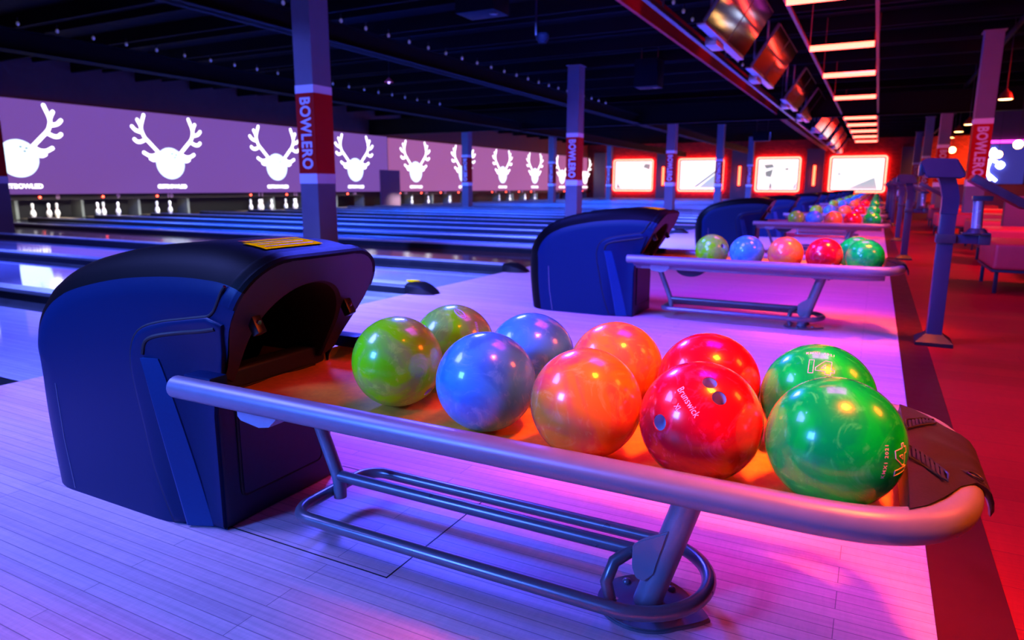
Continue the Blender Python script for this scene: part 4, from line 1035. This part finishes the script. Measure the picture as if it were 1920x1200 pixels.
for pts in ([(-.38, .58), (-.30, .1), (-.34, -.40)], [(-.05, .55), (.05, .40), (-.02, .22), (-.12, .35), (-.05, .55)], [(-.36, .05), (-.05, .12), (.20, -.02)], [(.20, .05), (.32, -.05), (.22, -.16), (.1, -.05)], [(-.1, .12), (-.16, -.25), (-.02, -.62)], [(-.28, -.3), (-.05, -.45), (.16, -.64)]):
    tube(bm, catmull([(x, -.05, z) for x, z in pts], 20), .05, 8)
link('neon_stroke', bm, M_blueneon, t)
bm = BM(); tube(bm, [(3.3, 31.94, 2.60), (11.5, 31.94, 2.60)], .05, 8); tag(link('neon_strip', bm, M_mag), 'magenta neon strip along the lounge wall above the blue sign', 'neon strip')

# ------------------------------------------------------------------ lights
def area(name, loc, target, size, power, col, sy_=None, spread=180):
    L = bpy.data.lights.new(name, 'AREA'); L.energy = power; L.color = col; L.size = size
    if sy_: L.shape = 'RECTANGLE'; L.size_y = sy_
    L.spread = math.radians(spread)
    o = bpy.data.objects.new(name, L); COL.objects.link(o); o.location = loc
    o.rotation_euler = (Vector(target)-Vector(loc)).to_track_quat('-Z', 'Y').to_euler(); return o
def lamp(name, loc, target, size, e, rgb, spread):
    m_ = max(rgb); return area(name, loc, target, size, e*m_, tuple(x/m_ for x in rgb), spread=spread)
lamp('blue_wash_light', (-3.6, 5.2, 3.35), (-1.1, 1.7, 0), .8, 82, (.07, .09, 1.35), 85)
lamp('blue_wash_light', (-4.2, -4.2, 2.9), (-1.6, 1.6, .1), 1.4, 140, (.05, .17, .95), 70)
lamp('blue_wash_light', (-4.0, .2, 3.5), (-2.6, 2.6, 0), 1.4, 105, (.26, .34, 1.75), 100)
lamp('blue_wash_light', (-2.2, 2.6, 3.6), (-.9, 5.4, 0), 1.3, 58, (.25, .16, 3.6), 100)
for y in (9.3, 17.3, 26.2, 34.8):  # added fills for the far lanes, facing away so the camera misses them
    lamp('blue_lane_fill', (-4.6, y, 3.6), (-4.2, y+2.4, 0), .6, 225, (.3, .55, 4.6), 100)
    lamp('blue_lane_fill', (-10.2, y, 3.6), (-10.2, y+2.6, 0), .6, 225, (.10, .35, 3.4), 105)
    lamp('blue_lane_fill', (-14.2, y, 3.6), (-14.2, y+3, 0), .6, 225, (.04, .35, 2.7), 110)
lamp('blue_lane_fill', (-10, 2.5, 3.5), (-9.5, 5.5, 0), .6, 275, (.10, .16, 1.2), 110)  # added fill over the near lanes
lamp('blue_lane_fill', (-5.4, 3.4, 3.6), (-5.0, 4.6, 0), .6, 225, (.20, .30, 1.5), 75)  # added fill to brighten the lanes by the foul line
lamp('red_concourse_light', (3.2, 3.0, 3.3), (1.0, 2.6, 0), .8, 40, (1.5, .13, .01), 120)
lamp('red_concourse_light', (3.4, 8, 3.4), (1.6, 11, 1.0), .8, 60, (3.2, .25, .85), 130)
lamp('red_concourse_light', (3.6, 17, 3.4), (1.6, 19, 0), .8, 60, (3.0, .05, .03), 140)
for k in range(5):
    lamp('orange_rack_light', (.55, RET[k]-.4, 3.3), (-.1, RET[k]+.06, .4), .5, 16, (.80, .095, .002), 27)
    lamp('magenta_floor_fill', (-.2, RET[k]+1.6, 3.5), (-.15, RET[k]+.9, 0), 1.2, 30, (.40, .002, .44), 75)  # added fill to turn the floor by the racks magenta, not a fixture
area('orange_wall_light', (5.4, 48, 3.5), (5.2, FARY, 1.6), .6, 200, (1, .22, .03), spread=100)
for y in (12, 20, 30, 40):
    area('pin_light', (PINX+.75, y, .60), (PINX-.1, y, .0), 8.0, 45, (1, .97, .92), .05, spread=75)

w = bpy.data.worlds.new('world'); S.world = w; w.use_nodes = True
w.node_tree.nodes['Background'].inputs[0].default_value = (.010, .008, .02, 1); w.node_tree.nodes['Background'].inputs[1].default_value = .4
S.view_settings.view_transform = 'Standard'; S.view_settings.look = 'None'; S.view_settings.gamma = 1; S.view_settings.use_curve_mapping = False
S.view_settings.exposure = 0.
